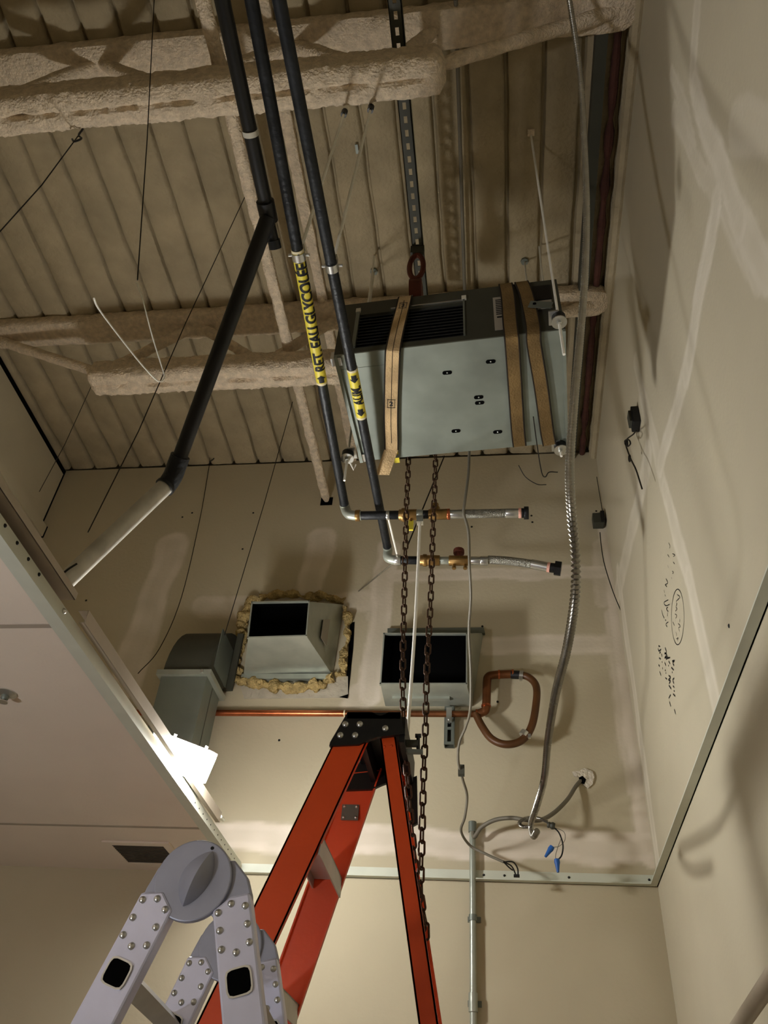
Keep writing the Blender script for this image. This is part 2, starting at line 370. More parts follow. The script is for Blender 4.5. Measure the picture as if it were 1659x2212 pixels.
# ------------------------------------------------------------------ slotted strut channel
SX = w(880, 300, Z=4.72)[0]; sz = 4.72; y0s, y1s = -.6, 2.3
mb = MB(); sw = .046
for s in (-1, 1):
    mb.lim(SX+s*sw/2-(.003 if s > 0 else 0), SX+s*sw/2+(.003 if s < 0 else 0), y0s, y1s, sz, sz+.042)
    mb.lim(SX+s*sw/2-(.0165 if s > 0 else 0), SX+s*sw/2+(.0165 if s < 0 else 0), y0s, y1s, sz, sz+.003)
y = y0s
while y < y1s-.02:
    mb.lim(SX-.007, SX+.007, y, y+.024, sz+.0002, sz+.0028); y += .05
mb.lim(SX-.007, SX+.007, y1s-.02, y1s, sz+.0002, sz+.0028)
tag(mb.build('strut_channel', M['dark']), 'long slotted steel strut channel hanging above the unit', 'channel')
t_ = w(771, 322, Z=DECK-.01); MB().box(t_, (.012, .04, .006)).build('metal_tab', M['galvdull'], deck)
# thin conduit further right on the deck
a = w(990, 180, Z=5.02); b = w(1004, 640, Z=5.02)
tag(MB().cyl(a+(a-b)*.3, b+(b-a)*.6, .008, 8).build('thin_conduit', M['greycable'], None, True), 'thin grey conduit running along the deck right of the strut', 'conduit')
# ------------------------------------------------------------------ three pipes with labels, clamps and rods
PZ = 3.69
def pipe_line(p0, p1, z0=PZ, z1=PZ): return w(*p0, Z=z0), w(*p1, Z=z1)
A0, A1 = pipe_line((480, 0), (577, 455)); B0, B1 = pipe_line((545, 10), (745, 1095)); C0, C1 = pipe_line((605, 10), (838, 1188))
def ext(a, b, k): return a+(a-b)*k
def text_mesh(txt, size):
    cu = bpy.data.curves.new('t', 'FONT'); cu.body = txt; cu.size = size; cu.align_x = 'LEFT'; cu.offset = size*.04
    o = bpy.data.objects.new('t', cu); col.objects.link(o); bpy.context.view_layer.update()
    me = bpy.data.meshes.new_from_object(o.evaluated_get(bpy.context.evaluated_depsgraph_get()))
    bpy.data.objects.remove(o); bpy.data.curves.remove(cu)
    bm = bmesh.new(); bm.from_mesh(me); bmesh.ops.triangulate(bm, faces=bm.faces)
    bmesh.ops.subdivide_edges(bm, edges=[e for e in bm.edges if e.calc_length() > size*.12], cuts=3, use_grid_fill=True)
    bmesh.ops.triangulate(bm, faces=bm.faces)
    vs = np.array([v.co[:] for v in bm.verts]); fs = [tuple(v.index for v in f.verts) for f in bm.faces]; bm.free(); bpy.data.meshes.remove(me)
    return vs, fs
def fine(vs, fs, step):
    bm = bmesh.new(); B = [bm.verts.new(v) for v in vs]
    for f in fs: bm.faces.new([B[i] for i in f])
    bmesh.ops.triangulate(bm, faces=bm.faces)
    bmesh.ops.subdivide_edges(bm, edges=[e for e in bm.edges if e.calc_length() > step], cuts=4, use_grid_fill=True); bmesh.ops.triangulate(bm, faces=bm.faces)
    bm.verts.index_update(); v2 = np.array([v.co[:] for v in bm.verts]); f2 = [tuple(v.index for v in f.verts) for f in bm.faces]; bm.free(); return v2, f2
def wrap(vs, o, axis, face, r):
    """wrap flat text: x runs along axis, y around the pipe, centred on the side given by face"""
    ax = nrm(axis); n = nrm(face-ax*(face@ax)); t = np.cross(ax, n) * -1
    out = []
    for (x, y, z) in vs:
        th = y/r; out.append(o+ax*x+r*(math.cos(th)*n+math.sin(th)*t))
    return out
def label_pipe(root, a, b, r, txt, ends, flip, size):
    """yellow pipe marker between points a (lower in the photograph) and b, reading a->b"""
    ax = nrm(b-a); L = np.linalg.norm(b-a); mid = (a+b)/2; face = nrm(CAM-mid)
    band = MB().cyl(a, b, r+.0012, 24).build('pipe_marker', M['yellow'], root, True)
    for e in (a, b): MB().cyl(e-ax*.004, e+ax*.004, r+.0016, 24).build('marker_edge', M['cream'], band, True)
    vs, fs = text_mesh(txt, size)
    vs = vs - np.array([vs[:, 0].min(), (vs[:, 1].min()+vs[:, 1].max())/2, 0])
    vs[:, 1] *= 1.3; x0, x1 = ends; vs[:, 0] = L*x0 + vs[:, 0]/vs[:, 0].max()*L*(x1-x0)
    MB().add(wrap(vs, a, ax, face, r+.002), fs).build('lettering', M['ink'], band)
    hs = .012
    for (c, d) in flip:                      # solid arrows
        cc = L*c; s = d
        av = np.array([(-.016*s, -.009, 0), (-.016*s, .009, 0), (.0, .009, 0), (.0, .017, 0), (.014*s, 0, 0), (.0, -.017, 0), (.0, -.009, 0), (-.01*s, 0, 0), (.004*s, 0, 0)])+np.array([cc, 0, 0])
        av, af = fine(av, [(0, 1, 2, 6), (3, 4, 5)], .008)
        MB().add(wrap(av, a, ax, face, r+.0022), af).build('arrow', M['ink'], band)
def clamp(root, c, ax, r, rodtop):
    ax = nrm(ax); k = MB().cyl(c-ax*.012, c+ax*.012, r+.003, 20).build('clamp', M['chrome'], root, True)
    up_ = nrm(rodtop-c)
    MB().box(c+up_*(r+.012), (.02, .02, .03), [ax, np.cross(up_, ax), up_]).build('clamp_ear', M['chrome'], k)
    side = nrm(np.cross(ax, up_)); MB().cyl(c-side*(r+.014)+up_*.004, c+side*(r+.014)+up_*.004, .004, 8).build('bolt', M['chrome'], k)
    MB().cyl(c+up_*(r+.012), rodtop, .0052, 8).build('threaded_rod', M['white'], k, True)
    MB().cyl(rodtop-up_*.03, rodtop, .011, 10).build('rod_anchor', M['black'], k)
# pipe B: glycol return
rB = .0165
pb = thing('water_pipe', 'black pipe with a long yellow label reading RET. EAU GLYCOLEE', 'pipe', B1, 'glycol pipes')
MB().cyl(ext(B0, B1, .6), B1, rB, 20).build('pipe_run', M['pipe'], pb, True)
def onpipe(a, b, x, y):
    d = ray(x, y); ab = b-a; m = np.cross(ab, d)            # closest point of pipe axis to the view ray
    n2 = np.cross(d, m); t = ((CAM-a)@n2)/(ab@n2); return a+ab*t
label_pipe(pb, onpipe(B0, B1, 697, 824), onpipe(B0, B1, 644, 540), rB, 'RET. EAU GLYCOL\u00c9E', (.115, .93), ((.05, 1), (.965, 1)), .042)
clamp(pb, onpipe(B0, B1, 649, 552), B1-B0, rB, w(745, 240, Z=CB+.01))
pc = thing('water_pipe', 'black pipe with a short yellow label reading ALIM', 'pipe', C1, 'glycol pipes')
MB().cyl(ext(C0, C1, .6), C1, rB, 20).build('pipe_run', M['pipe'], pc, True)
label_pipe(pc, onpipe(C0, C1, 773, 900), onpipe(C0, C1, 755, 798), rB, 'ALIM.', (.30, .70), ((.14, -1), (.85, -1)), .040)
clamp(pc, onpipe(C0, C1, 709, 578), C1-C0, rB, w(802, 230, Z=CB+.01))
MB().cyl(*[onpipe(A0, A1, 541, 286)+nrm(A1-A0)*s for s in (-.008, .008)], .021, 16)
# horizontal branches to the unit with valves and braided hoses
def along(root, pts, items):
    """items: (x px start, x px end, radius, material, name, profile) on a line given by pixel fun"""
    for (x0, x1, r, m, nm) in items:
        MB().lathe(pts(x0), pts(x1)-pts(x0), [(0, r*.97), (.001, r), (np.linalg.norm(pts(x1)-pts(x0))-.001, r), (np.linalg.norm(pts(x1)-pts(x0)), r*.97)], 18).build(nm, m, root, True)
YB = B1[1]; YC = C1[1]
fB = lambda x: w(x, 1114+(x-760)*-.016, Y=YB)
MB().tube(spline([B1+(B0-B1)*.012, B1, w(752, 1110, Y=YB), fB(768), fB(780)], 5), rB*1.12, 16).build('elbow', M['galv'], pb, True)
along(pb, fB, [(768, 778, .022, M['brass'], 'union_nut'), (778, 862, rB, M['pipe'], 'branch_pipe'), (835, 842, .019, M['chrome'], 'clamp_ring'), (862, 900, .021, M['brass'], 'valve_body'), (868, 876, .026, M['brass'], 'hex_nut'),
     (900, 914, .019, M['galv'], 'clamp_ring'), (914, 926, .016, M['pipe'], 'nipple'), (926, 966, .020, M['brass'], 'valve_body'), (966, 972, .021, M['copper'], 'joint_ring'), (972, 1002, .017, M['chrome'], 'hose_ferrule'),
     (1002, 1092, .0165, M['braid'], 'braided_hose'), (1092, 1120, .018, M['chrome'], 'hose_ferrule'), (1120, 1126, .019, M['pink'], 'pink_ring'), (1126, 1132, .018, M['black'], 'plug'), (1132, 1142, .024, M['black'], 'plug_head')])
q = fB(889); MB().cyl(q, q+np.array([0, 0, -.035]), .006, 8).build('valve_stem', M['brass'], pb, True)
MB().lim(q[0]-.009, q[0]+.009, q[1]-.004, q[1]+.004, q[2]-.075, q[2]-.03).build('valve_lever', M['yellow'], pb)
q = fB(940); MB().lathe(q, (0, 0, 1), [(0, .018), (.03, .018), (.031, .012), (.05, .012)], 12).build('valve_bonnet', M['brass'], pb, True)
fC = lambda x: w(x, 1210+(x-860)*.008, Y=YC)
MB().tube(spline([C1+(C0-C1)*.012, C1, w(838, 1204, Y=YC), fC(852), fC(862)], 5), rB*1.12, 16).build('elbow', M['galv'], pc, True)
along(pc, fC, [(852, 866, .021, M['chrome'], 'clamp_ring'), (866, 905, rB, M['pipe'], 'branch_pipe'), (908, 950, .021, M['brass'], 'valve_body'), (914, 922, .025, M['brass'], 'hex_nut'), (950, 970, .015, M['galv'], 'nipple'),
     (970, 1016, .0205, M['brass'], 'balancing_valve'), (1016, 1042, .0165, M['chrome'], 'hose_ferrule'), (1038, 1054, .0185, M['chrome'], 'hose_collar')])
hp = [w(*q, Y=YC) for q in ((1054, 1209), (1090, 1211), (1125, 1215), (1150, 1219))]
MB().tube(spline(hp, 6), .0168, 16).build('braided_hose', M['braid'], pc, True)
e0, e1 = w(1148, 1218, Y=YC), w(1182, 1225, Y=YC)
MB().cyl(e0, e1, .0185, 16).build('hose_ferrule', M['chrome'], pc, True)
e2 = w(1188, 1226, Y=YC); MB().cyl(e1, e2, .0195, 16).build('pink_ring', M['pink'], pc, True)
e3, e4 = w(1198, 1227, Y=YC), w(1212, 1229, Y=YC)
MB().cyl(e2, e3, .019, 12).build('plug', M['black'], pc, True); MB().cyl(e3, e4, .030, 6).build('plug_head', M['black'], pc)
q = fC(991); MB().lathe(q, (0, 0, 1), [(0, .014), (.035, .014), (.036, .022), (.052, .022), (.056, .012)], 12).build('valve_knob', M['redbrown'], pc, True)
for xx in (981, 1005):
    q = fC(xx); MB().lathe(q, (0, 0, -1), [(0, .006), (.03, .006), (.031, .008), (.04, .008)], 8).build('test_port', M['brass'], pc, True)
# support rods between and below the two branches
q1 = fB(840)-np.array([0, 0, .02]); q2 = fC(858)+np.array([0, 0, .02])
tag(MB().cyl(q1, q2, .004, 8).build('support_rod', M['white']), 'short pale rod tied between the two valve branches', 'rod')
q1 = fC(848); q2 = w(775, 1277, Y=BACK)
tag(MB().cyl(q1+np.array([0, .02, 0]), q2, .003, 6).build('brace_wire', M['greycable']), 'thin brace wire from the lower elbow to the back wall', 'wire')
q1 = w(960, 985, Y=2.5); q2 = w(880, 1180, Y=2.5)
tag(MB().cyl(q1, q2, .0028, 6).build('tie_wire', M['wire']), 'dark slanting tie wire behind the upper valve branch', 'wire')
top = fB(908)-np.array([0, 0, .018]); bot = plumb(top, 880, 1590)
rp = thing('hanging_cord', 'long white cord hanging from the upper valve branch', 'cord', top)
MB().tube(spline([top, top*.5+bot*.5+np.array([.004, 0, 0]), bot], 6), .0055, 8).build('cord', M['white'], rp, True)
MB().lim(top[0]-.012, top[0]+.012, top[1]-.012, top[1]+.012, top[2]-.025, top[2]+.012).build('clip', M['chrome'], rp)
# pipe A: drain with tee and slanting branch
pa = thing('drain_pipe', 'black drain pipe with a tee and a long slanting branch turning grey', 'pipe', A1)
A2 = A1
MB().cyl(ext(A0, A1, 1.2), A1, .0185, 20).build('pipe_run', M['pipeblack'], pa, True)
c = onpipe(A0, A1, 541, 286); ax = nrm(A1-A0); MB().cyl(c-ax*.007, c+ax*.007, .0205, 18).build('white_band', M['whitep'], pa, True)
MB().tube([A1-ax*.03, A1-ax*.028, A1+ax*.03, A1+ax*.032], [.02, .0245, .0245, .02], 18).build('tee_fitting', M['pipeblack'], pa, True)
S0, S1 = A1+ax*.02, A1+ax*.02+(w(597, 530, Z=PZ-.02)-w(583, 468, Z=PZ))
MB().cyl(S0, S1, .0145, 16).build('stub', M['pipeblack'], pa, True)
MB().cyl(S1-nrm(S1-S0)*.018, S1+nrm(S1-S0)*.006, .0175, 16).build('stub_cap', M['pipeblack'], pa, True)
E1 = w(381, 1008, Z=3.27); T1 = w(580, 468, Z=PZ-.012)
MB().cyl(T1, E1, .0215, 20).build('slanting_run', M['pipeblack'], pa, True)
G1 = w(110, 1285, Z=2.80); G0 = w(362, 1046, Z=3.235)
MB().tube(spline([E1-nrm(E1-T1)*.035, E1, (E1+G0)/2+nrm(w(400, 1040, Z=3.24)-w(370, 1020, Z=3.24))*.003, G0, G0+nrm(G1-G0)*.012], 5), .0285, 20).build('elbow', M['pipe'], pa, True)
MB().cyl(G0+nrm(G1-G0)*.008, G0+nrm(G1-G0)*.016, .0305, 20).build('elbow_rim', M['pipeblack'], pa, True)
MB().cyl(G0, G1, .025, 20).build('grey_run', M['greypipe'], pa, True)
g = G0+(G1-G0)*.86; MB().tube(spline([g+np.array([.02, -.02, .03]), g+np.array([.0, -.026, 0]), g+np.array([-.02, -.03, -.05])], 5), .003, 6).build('tie', M['ink'], pa, True)
# ------------------------------------------------------------------ the hanging unit
uo = np.array([.2416, 1.6346, 3.8]); yaw, pit, rol, ua, ub, uc = -.0578, -.0676, -.0215, .7483, .4617, .3145
Rz = np.array([[math.cos(yaw), -math.sin(yaw), 0], [math.sin(yaw), math.cos(yaw), 0], [0, 0, 1]])
Rx = np.array([[1, 0, 0], [0, math.cos(pit), -math.sin(pit)], [0, math.sin(pit), math.cos(pit)]])
Ry = np.array([[math.cos(rol), 0, math.sin(rol)], [0, 1, 0], [-math.sin(rol), 0, math.cos(rol)]])
UM = Rz@Ry@Rx; UA = UM.T                      # rows of UA: unit axes
def U(x, y, z): return uo+UM@np.array([x, y, z], float)
def ubox(mb, x0, x1, y0, y1, z0, z1): return mb.box(U((x0+x1)/2, (y0+y1)/2, (z0+z1)/2), (x1-x0, y1-y0, z1-z0), UA)
def uhit(px_, py_, face):                     # local coordinates of a place on the front ('f') or bottom ('b') face
    d = UM.T@ray(px_, py_); o = UM.T@(CAM-uo); i = 1 if face == 'f' else 2
    return o+d*(-o[i]/d[i])
un = thing('fan_coil_unit', 'grey sheet metal fan coil unit hanging in slings', 'unit', U(-ua/2, ub/2, 0))
mb = MB(); ubox(mb, -ua, 0, .03, ub, .004, uc); mb.build('casing', M['dark'], un)
ubox(MB(), -ua, 0, .0, ub, -.002, .004).build('bottom_panel', M['unitm'], un)
gl, gr_ = uhit(768, 745, 'f'), uhit(1000, 655, 'f'); gx0, gx1 = gl[0], gr_[0]; gz0, gz1 = .03, .235
# front frame around the grille opening
mb = MB(); ubox(mb, -ua, gx0, 0, .03, .004, uc); ubox(mb, gx1, 0, 0, .03, .004, uc)
ubox(mb, gx0, gx1, 0, .03, .004, gz0); ubox(mb, gx0, gx1, 0, .03, gz1, uc); mb.build('front_frame', M['dark'], un)
ubox(MB(), gx0, gx1, .026, .029, gz0, gz1).build('grille_back', M['void'], un)
for k in range(11):
    z = gz0+.012+k*(gz1-gz0-.02)/10
    s = MB().box(U((gx0+gx1)/2, .010, z), (gx1-gx0, .016, .0035), [UA[0], nrm(UA[1]*.8+UA[2]*.6), nrm(-UA[1]*.6+UA[2]*.8)]).build('slat', M['pipeblack'], un)
ubox(MB(), gx0-.012, gx0, -.006, .0, gz0, gz1+.02).build('filter_rail', M['galvdull'], un)
ubox(MB(), gx1, gx1+.006, -.006, .0, gz0, gz1+.02).build('filter_rail', M['galvdull'], un)
ubox(MB(), gx1-.25, gx1, -.004, .0, gz1+.012, gz1+.016).build('bright_edge', M['chrome'], un)
for xx in (gx0-.006, gx1+.004): ubox(MB(), xx-.008, xx+.008, -.008, 0, gz1+.012, gz1+.034).build('clip', M['whitep'], un)
# upper edge, dark window and stickers of the control side
ubox(MB(), -.085, -.025, -.003, 0, .19, .28).build('control_window', M['black'], un)
ubox(MB(), -.080, -.028, -.003, 0, .135, .183).build('sticker', M['label'], un)
sa = uhit(1064, 640, 'f'); sb_ = uhit(1084, 712, 'f')
st = ubox(MB(), sa[0], sa[0]+.05, -.002, 0, .04, .24).build('sticker', M['label'], un)
for k in range(9): ubox(MB(), sa[0]+.008, sa[0]+.03+.01*(k % 2), -.0028, -.002, .13+k*.011, .135+k*.011).build('print_bar', M['ink'], st)
ubox(MB(), sa[0]+.01, sa[0]+.036, -.0028, -.002, .11, .118).build('print_bar', M['ink'], st)
# long keyhole slots of the bottom panel
for (px_, py_) in ((966, 804), (1060, 780), (1034, 857), (1036, 869), (985, 930), (1075, 932)):
    h = uhit(px_, py_, 'b'); c = U(h[0], h[1], -.0025); k = []
    for i in range(16):
        t = 2*math.pi*i/16; k.append(c+UA[0]*(math.cos(t)*.0075+(.0085 if math.cos(t) > 0 else -.0085))+UA[1]*math.sin(t)*.0075)
    s = MB().prism(k, UA[2]*-.001).build('keyhole_slot', M['void'], un)
    MB().dome(c+UA[2]*-.001, -UA[2], .0028, .002, 8).build('screw', M['chrome'], s)
# bottom panel folds (faint)
ubox(MB(), -ua+.01, -ua+.16, .055, .057, -.003, -.002).build('panel_fold', M['galvdull'], un)
ubox(MB(), -ua, -ua+.012, 0, ub, -.012, -.002).build('panel_flange', M['unitm'], un)
ubox(MB(), -.008, 0, 0, ub, -.010, -.002).build('panel_flange', M['unitm'], un)
# corner brackets with rubber isolators, washers and threaded rods
def corner(px_, py_, top_z, tail, dx, dy, rod_top=None):
    h = uhit(px_, py_, 'b'); c = U(h[0], h[1], 0)
    b = ubox(MB(), min(h[0], h[0]+dx), max(h[0], h[0]+dx), h[1]-.025, h[1]+.025, -.006, .0).build('corner_bracket', M['chrome'], un)
    MB().cyl(c-UA[2]*.002, c-UA[2]*.03, .022, 16).build('isolator', M['black'], b, True)
    MB().cyl(c-UA[2]*.03, c-UA[2]*.034, .024, 18).build('washer', M['chrome'], b, True)
    MB().cyl(c-UA[2]*.034, c-UA[2]*.044, .009, 6).build('hex_nut', M['chrome'], b)
    t = np.array([c[0], c[1], DECK-.005]) if rod_top is None else rod_top
    MB().cyl(c-nrm(t-c)*tail, t, .0045, 8).build('threaded_rod', M['white'], b, True)
    return c
corner(1206, 684, DECK, .19, -.03, 0, w(1147, 292, Z=DECK-.002))
corner(752, 978, DECK, .14, .03, 0)
corner(1210, 960, DECK, .06, -.03, 0)
h = uhit(714, 772, 'b'); ubox(MB(), h[0], h[0]+.035, h[1]-.0, h[1]+.03, -.010, .03).build('corner_bracket', M['chrome'], un)
h = uhit(758, 990, 'b'); ubox(MB(), -ua, -ua+.05, ub-.035, ub, -.008, -.002).build('corner_bracket', M['chrome'], un)
# loose tag plate at the front right bracket
h = uhit(1168, 668, 'f'); c = U(h[0], -.02, h[2]-.005)
tx = nrm(UA[0]*.95-UA[2]*.32); tz = np.cross(tx, UA[1])
tg = MB().box(c, (.075, .003, .036), [tx, UA[1], tz]).build('tag_plate', M['galvdull'], un)
MB().cyl(c+UA[1]*-.002-tx*.02, c+UA[1]*-.004-tx*.02, .006, 10).build('tag_hole', M['void'], tg)
vq = [w(*q, D=2.62) for q in ((757, 1000), (764, 1015), (769, 1003))]
MB().tube(vq, .003, 6).build('cotter_wire', M['white'], un)
# rods from the deck behind the unit
for (a_, b_, lb) in (((808, 585), (800, 652), 'short thin rod dropping from the deck left of the strut'), ((1133, 563), (1138, 610), 'short thin rod above the brown straps')):
    t = w(*a_, Z=DECK); bt = plumb(t, *b_); bt = t+(bt-t)*2.2
    r = thing('hanger_rod', lb, 'rod', t)
    MB().cyl(t, bt, .0042, 8).build('rod', M['whitep'], r, True); MB().cyl(t-np.array([0, 0, .012]), t+np.array([0, 0, .01]), .018, 8).build('anchor', M['galvdull'], r)
MB_ = MB().lim(*sum([[c_-.014, c_+.014] for c_ in w(1147, 285, Z=DECK)[:2]], []), DECK-.008, DECK+.01)
MB_.build('rod_plate', M['foam'], un)
# ------------------------------------------------------------------ slings round the unit
def strap(name, label, front_pts, bottom_pts, width, m, over, mark=None):
    """front_pts / bottom_pts: places on the front and the bottom face the strap runs over"""
    t = thing(name, label, 'strap', U(-ua/2, 0, 0))
    pts, sides, nors = [], [], []
    F = [uhit(*p, 'f') for p in front_pts]; Bt = [uhit(*p, 'b') for p in bottom_pts]
    zt = uc+.004
    f0 = F[0]
    seq = []
    seq.append((U(f0[0]+.01, ub*.6, zt+over), UA[2])); seq.append((U(f0[0]+.005, .12, zt+over*.6), UA[2])); seq.append((U(f0[0], .015, zt), UA[2]))
    seq.append((U(f0[0], -.005, zt-.012), -UA[1]))
    for p in F[1:]: seq.append((U(p[0], -.010, p[2]), -UA[1]))
    seq.append((U((F[-1][0]+Bt[0][0])/2, -.009, -.008), nrm(-UA[1]-UA[2])))
    for p in Bt: seq.append((U(p[0], p[1], -.013), -UA[2]))
    sm = spline([s[0] for s in seq], 5); nn = spline([s[1] for s in seq], 5); nn = [nrm(v) for v in nn]
    sd = []
    for i in range(len(sm)):
        T = nrm(sm[min(i+1, len(sm)-1)]-sm[max(i-1, 0)]); s = nrm(np.cross(T, nn[i])); sd.append(s if s@UA[0] > 0 else -s)
    MB().ribbon(sm, sd, width, nn, .004).build('webbing', m, t)
    for e in (-1, 1):
        MB().tube([sm[i]+sd[i]*e*width/2+nn[i]*.002 for i in range(len(sm))], .0032, 6).build('stitched_edge', M['strapedge'], t, True)
    return t, sm, sd, nn
s1, sm, sd, nn = strap('lifting_sling', 'pale tan lifting sling with stitched labels round the left of the unit', [(877, 634), (872, 668), (860, 715)], [(848, 770), (846, 840), (845, 900), (846, 945), (846, 965)], .046, M['sling'], .07)
MB().tube([sm[i]+nn[i]*.0045 for i in range(18, len(sm)-4)], .0011, 5).build('centre_stitch', M['strapedge'], s1)
# tail of the sling hanging past the rear edge
e = sm[-1]; tl = w(826, 1026, D=(e-CAM)@fw*1.01)
tm = [e, e*.6+tl*.4, tl]; MB().ribbon(tm, nrm(UA[0]+.15*UA[1]), .05, nrm(CAM-e), .004).build('tail', M['sling'], s1)
yl = w(858, 1000, D=(e-CAM)@fw*1.03); MB().ribbon([e+UA[0]*.012, yl], UA[0], .02, nrm(CAM-e), .003).build('yellow_tag', M['yellow'], s1)
vs, fs = text_mesh('2', .024)
for i in (20, len(sm)-14):
    o = sm[i]+nn[i]*.0052; T = nrm(sm[i-1]-sm[i+1])
    c0 = (vs.min(0)+vs.max(0))/2
    MB().add([o+sd[i]*(v[0]-c0[0])+T*(v[1]-c0[1]) for v in vs], fs).build('printed_mark', M['ink'], s1)
    for (aa, bb_) in ((-1, -1), (1, 1)):
        MB().box(o+T*aa*.017, (.028, .0012, .0012), [sd[i], T, nn[i]]).build('printed_line', M['ink'], s1)
        MB().box(o+sd[i]*aa*.012, (.0012, .034, .0012), [sd[i], T, nn[i]]).build('printed_line', M['ink'], s1)
strap('ratchet_strap', 'brown strap round the unit, the left one of the close pair', [(1092, 612), (1098, 650), (1102, 700)], [(1106, 740), (1112, 830), (1118, 920), (1122, 958)], .043, M['slingdark'], .05)
strap('ratchet_strap', 'brown strap round the unit, the right one of the close pair', [(1126, 604), (1138, 645), (1150, 700)], [(1153, 740), (1168, 830), (1180, 920), (1186, 955)], .043, M['slingdark'], .055)
# ------------------------------------------------------------------ chain hoist and its hand chain
ho = thing('chain_hoist', 'dark red hook and hoist hanging from the strut above the unit', 'hoist', (SX, 1.84, sz))
hy = w(906, 600, Z=4.5)[1]
ring = [(SX+.028*math.cos(t), hy, 4.58+.085*math.sin(t)) for t in np.linspace(0, 2*math.pi, 28)]
MB().tube(ring, .011, 8, caps=False).build('hook_ring', M['redbrown'], ho, True)
MB().lathe((SX-.025, hy+.03, 4.45), (1, 0, 0), [(0, .03), (.002, .05), (.05, .05), (.052, .03)], 20).build('hoist_body', M['redbrown'], ho, True)
MB().lim(SX-.028, SX+.028, hy-.012, hy+.012, sz-.05, sz+.001).build('beam_clip', M['dark'], ho)
MB().cyl((SX, hy+.03, 4.41), (SX, hy+.03, 4.2), .008, 8).build('load_chain', M['rust'], ho)
MB().lathe((SX-.02, 2.2, 4.42), (1, 0, 0), [(0, .07), (.004, .085), (.02, .075), (.036, .085), (.04, .07)], 24).build('chain_wheel', M['dark'], ho, True)
MB().lim(SX-.015, SX+.015, hy+.02, 2.2, 4.40, 4.46).build('hoist_arm', M['dark'], ho)
hc = thing('hand_chain', 'rusty hand chain hanging in a long loop behind the unit', 'chain', w(910, 1990, Y=2.2))
cy_ = 2.2
sL = [np.array([SX-.06, cy_, 4.42])]+[w(x, y, Y=cy_) for x, y in ((882, 985), (878, 1100), (873, 1300), (870, 1450), (872, 1560), (880, 1680), (888, 1780), (898, 1880), (906, 1950))]
sR = [np.array([SX+.06, cy_, 4.42])]+[w(x, y, Y=cy_) for x, y in ((941, 985), (935, 1150), (930, 1300), (922, 1450), (919, 1570), (914, 1700), (911, 1820), (909, 1930))]
bot = [w(918, 2010, Y=cy_), w(914, 2000, Y=cy_)]
path = spline(sL+[w(912, 2000, Y=cy_), w(917, 2035, Y=cy_), w(919, 2000, Y=cy_)]+sR[::-1], 30)
lens = [0]
for i in range(1, len(path)): lens.append(lens[-1]+np.linalg.norm(path[i]-path[i-1]))
def at_len(s):
    i = int(np.searchsorted(lens, s)); i = min(max(i, 1), len(path)-1); f = (s-lens[i-1])/max(1e-9, lens[i]-lens[i-1])
    return path[i-1]+(path[i]-path[i-1])*f, nrm(path[i]-path[i-1])
pitch = .0335; li = []
for k in range(20):
    t = 2*math.pi*k/20; s = .0125 if math.cos(t) > 0 else -.0125
    li.append((math.cos(t)*.0075+s if True else 0, math.sin(t)*.0085, 0))
lm = MB(); lm.tube(li+[li[0]], .0029, 6, caps=False); link0 = lm.build('link', M['rust'], hc, True); link0.matrix_parent_inverse = Matrix.Identity(4)
k = 0; s = pitch*.5
while s < lens[-1]-.01:
    p, T = at_len(s); n1 = nrm(np.cross(T, (.35, 1.0, 0))); n2 = np.cross(T, n1)
    if k % 2: n1, n2 = n2, -n1
    o = link0 if k == 0 else link0.copy()
    if k: col.objects.link(o)
    o.parent = hc; q = p-np.array(hc.location)
    o.matrix_parent_inverse = Matrix.Identity(4)
    o.matrix_basis = Matrix(((T[0], n1[0], n2[0], q[0]), (T[1], n1[1], n2[1], q[1]), (T[2], n1[2], n2[2], q[2]), (0, 0, 0, 1)))
    s += pitch; k += 1
print('links', k)
# ------------------------------------------------------------------ ducts in the back wall
def quad(y, x0, x1, z0, z1): return [np.array(p) for p in ((x0, y, z0), (x1, y, z0), (x1, y, z1), (x0, y, z1))]
def stub_duct(name, label, qr, qf, lip, m):
    t = thing(name, label, 'duct', (qr[0]+qr[1])/2)
    MB().frustum(qr, qf).build('sleeve', m, t)
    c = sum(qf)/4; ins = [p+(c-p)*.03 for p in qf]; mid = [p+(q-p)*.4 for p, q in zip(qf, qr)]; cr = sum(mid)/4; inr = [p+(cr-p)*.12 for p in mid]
    MB().frustum(ins, inr, cap1=True).build('duct_shade', M['void'], t)  # black insert, its colour stands in for the shade inside the opening
    for i in range(4):
        a, b = qf[i], qf[(i+1) % 4]; d = nrm(b-a); n = nrm(np.cross(d, (0, 1, 0)))
        MB().box((a+b)/2, (np.linalg.norm(b-a)+lip*.6, lip, .006), [d, (0, 1, 0), n]).build('front_lip', m, t)
    return t
qr = [np.array(p) for p in ((-1.212, BACK-.005, 3.603), (-.775, BACK-.005, 3.612), (-.763, BACK-.005, 4.021), (-1.20, BACK-.005, 4.02))]
qf = [w(536, 1378, Y=3.1), w(662, 1374, Y=3.1), w(668, 1300, Y=3.1), w(545, 1302, Y=3.1)]
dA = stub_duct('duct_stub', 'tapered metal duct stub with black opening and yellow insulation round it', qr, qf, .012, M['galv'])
MB().lim(-1.212, -.78, BACK-.035, BACK-.005, 3.578, 3.605).build('bottom_flange', M['galv'], dA)
q = [qf[1]+(qr[1]-qf[1])*a_+((qf[2]+(qr[2]-qf[2])*a_)-(qf[1]+(qr[1]-qf[1])*a_))*b_+np.array((.004, 0, 0)) for a_, b_ in ((.42, .3), (.62, .25), (.62, .72), (.42, .66))]
MB().prism(q, (.002, 0, 0)).build('sticker', M['label'], dA)
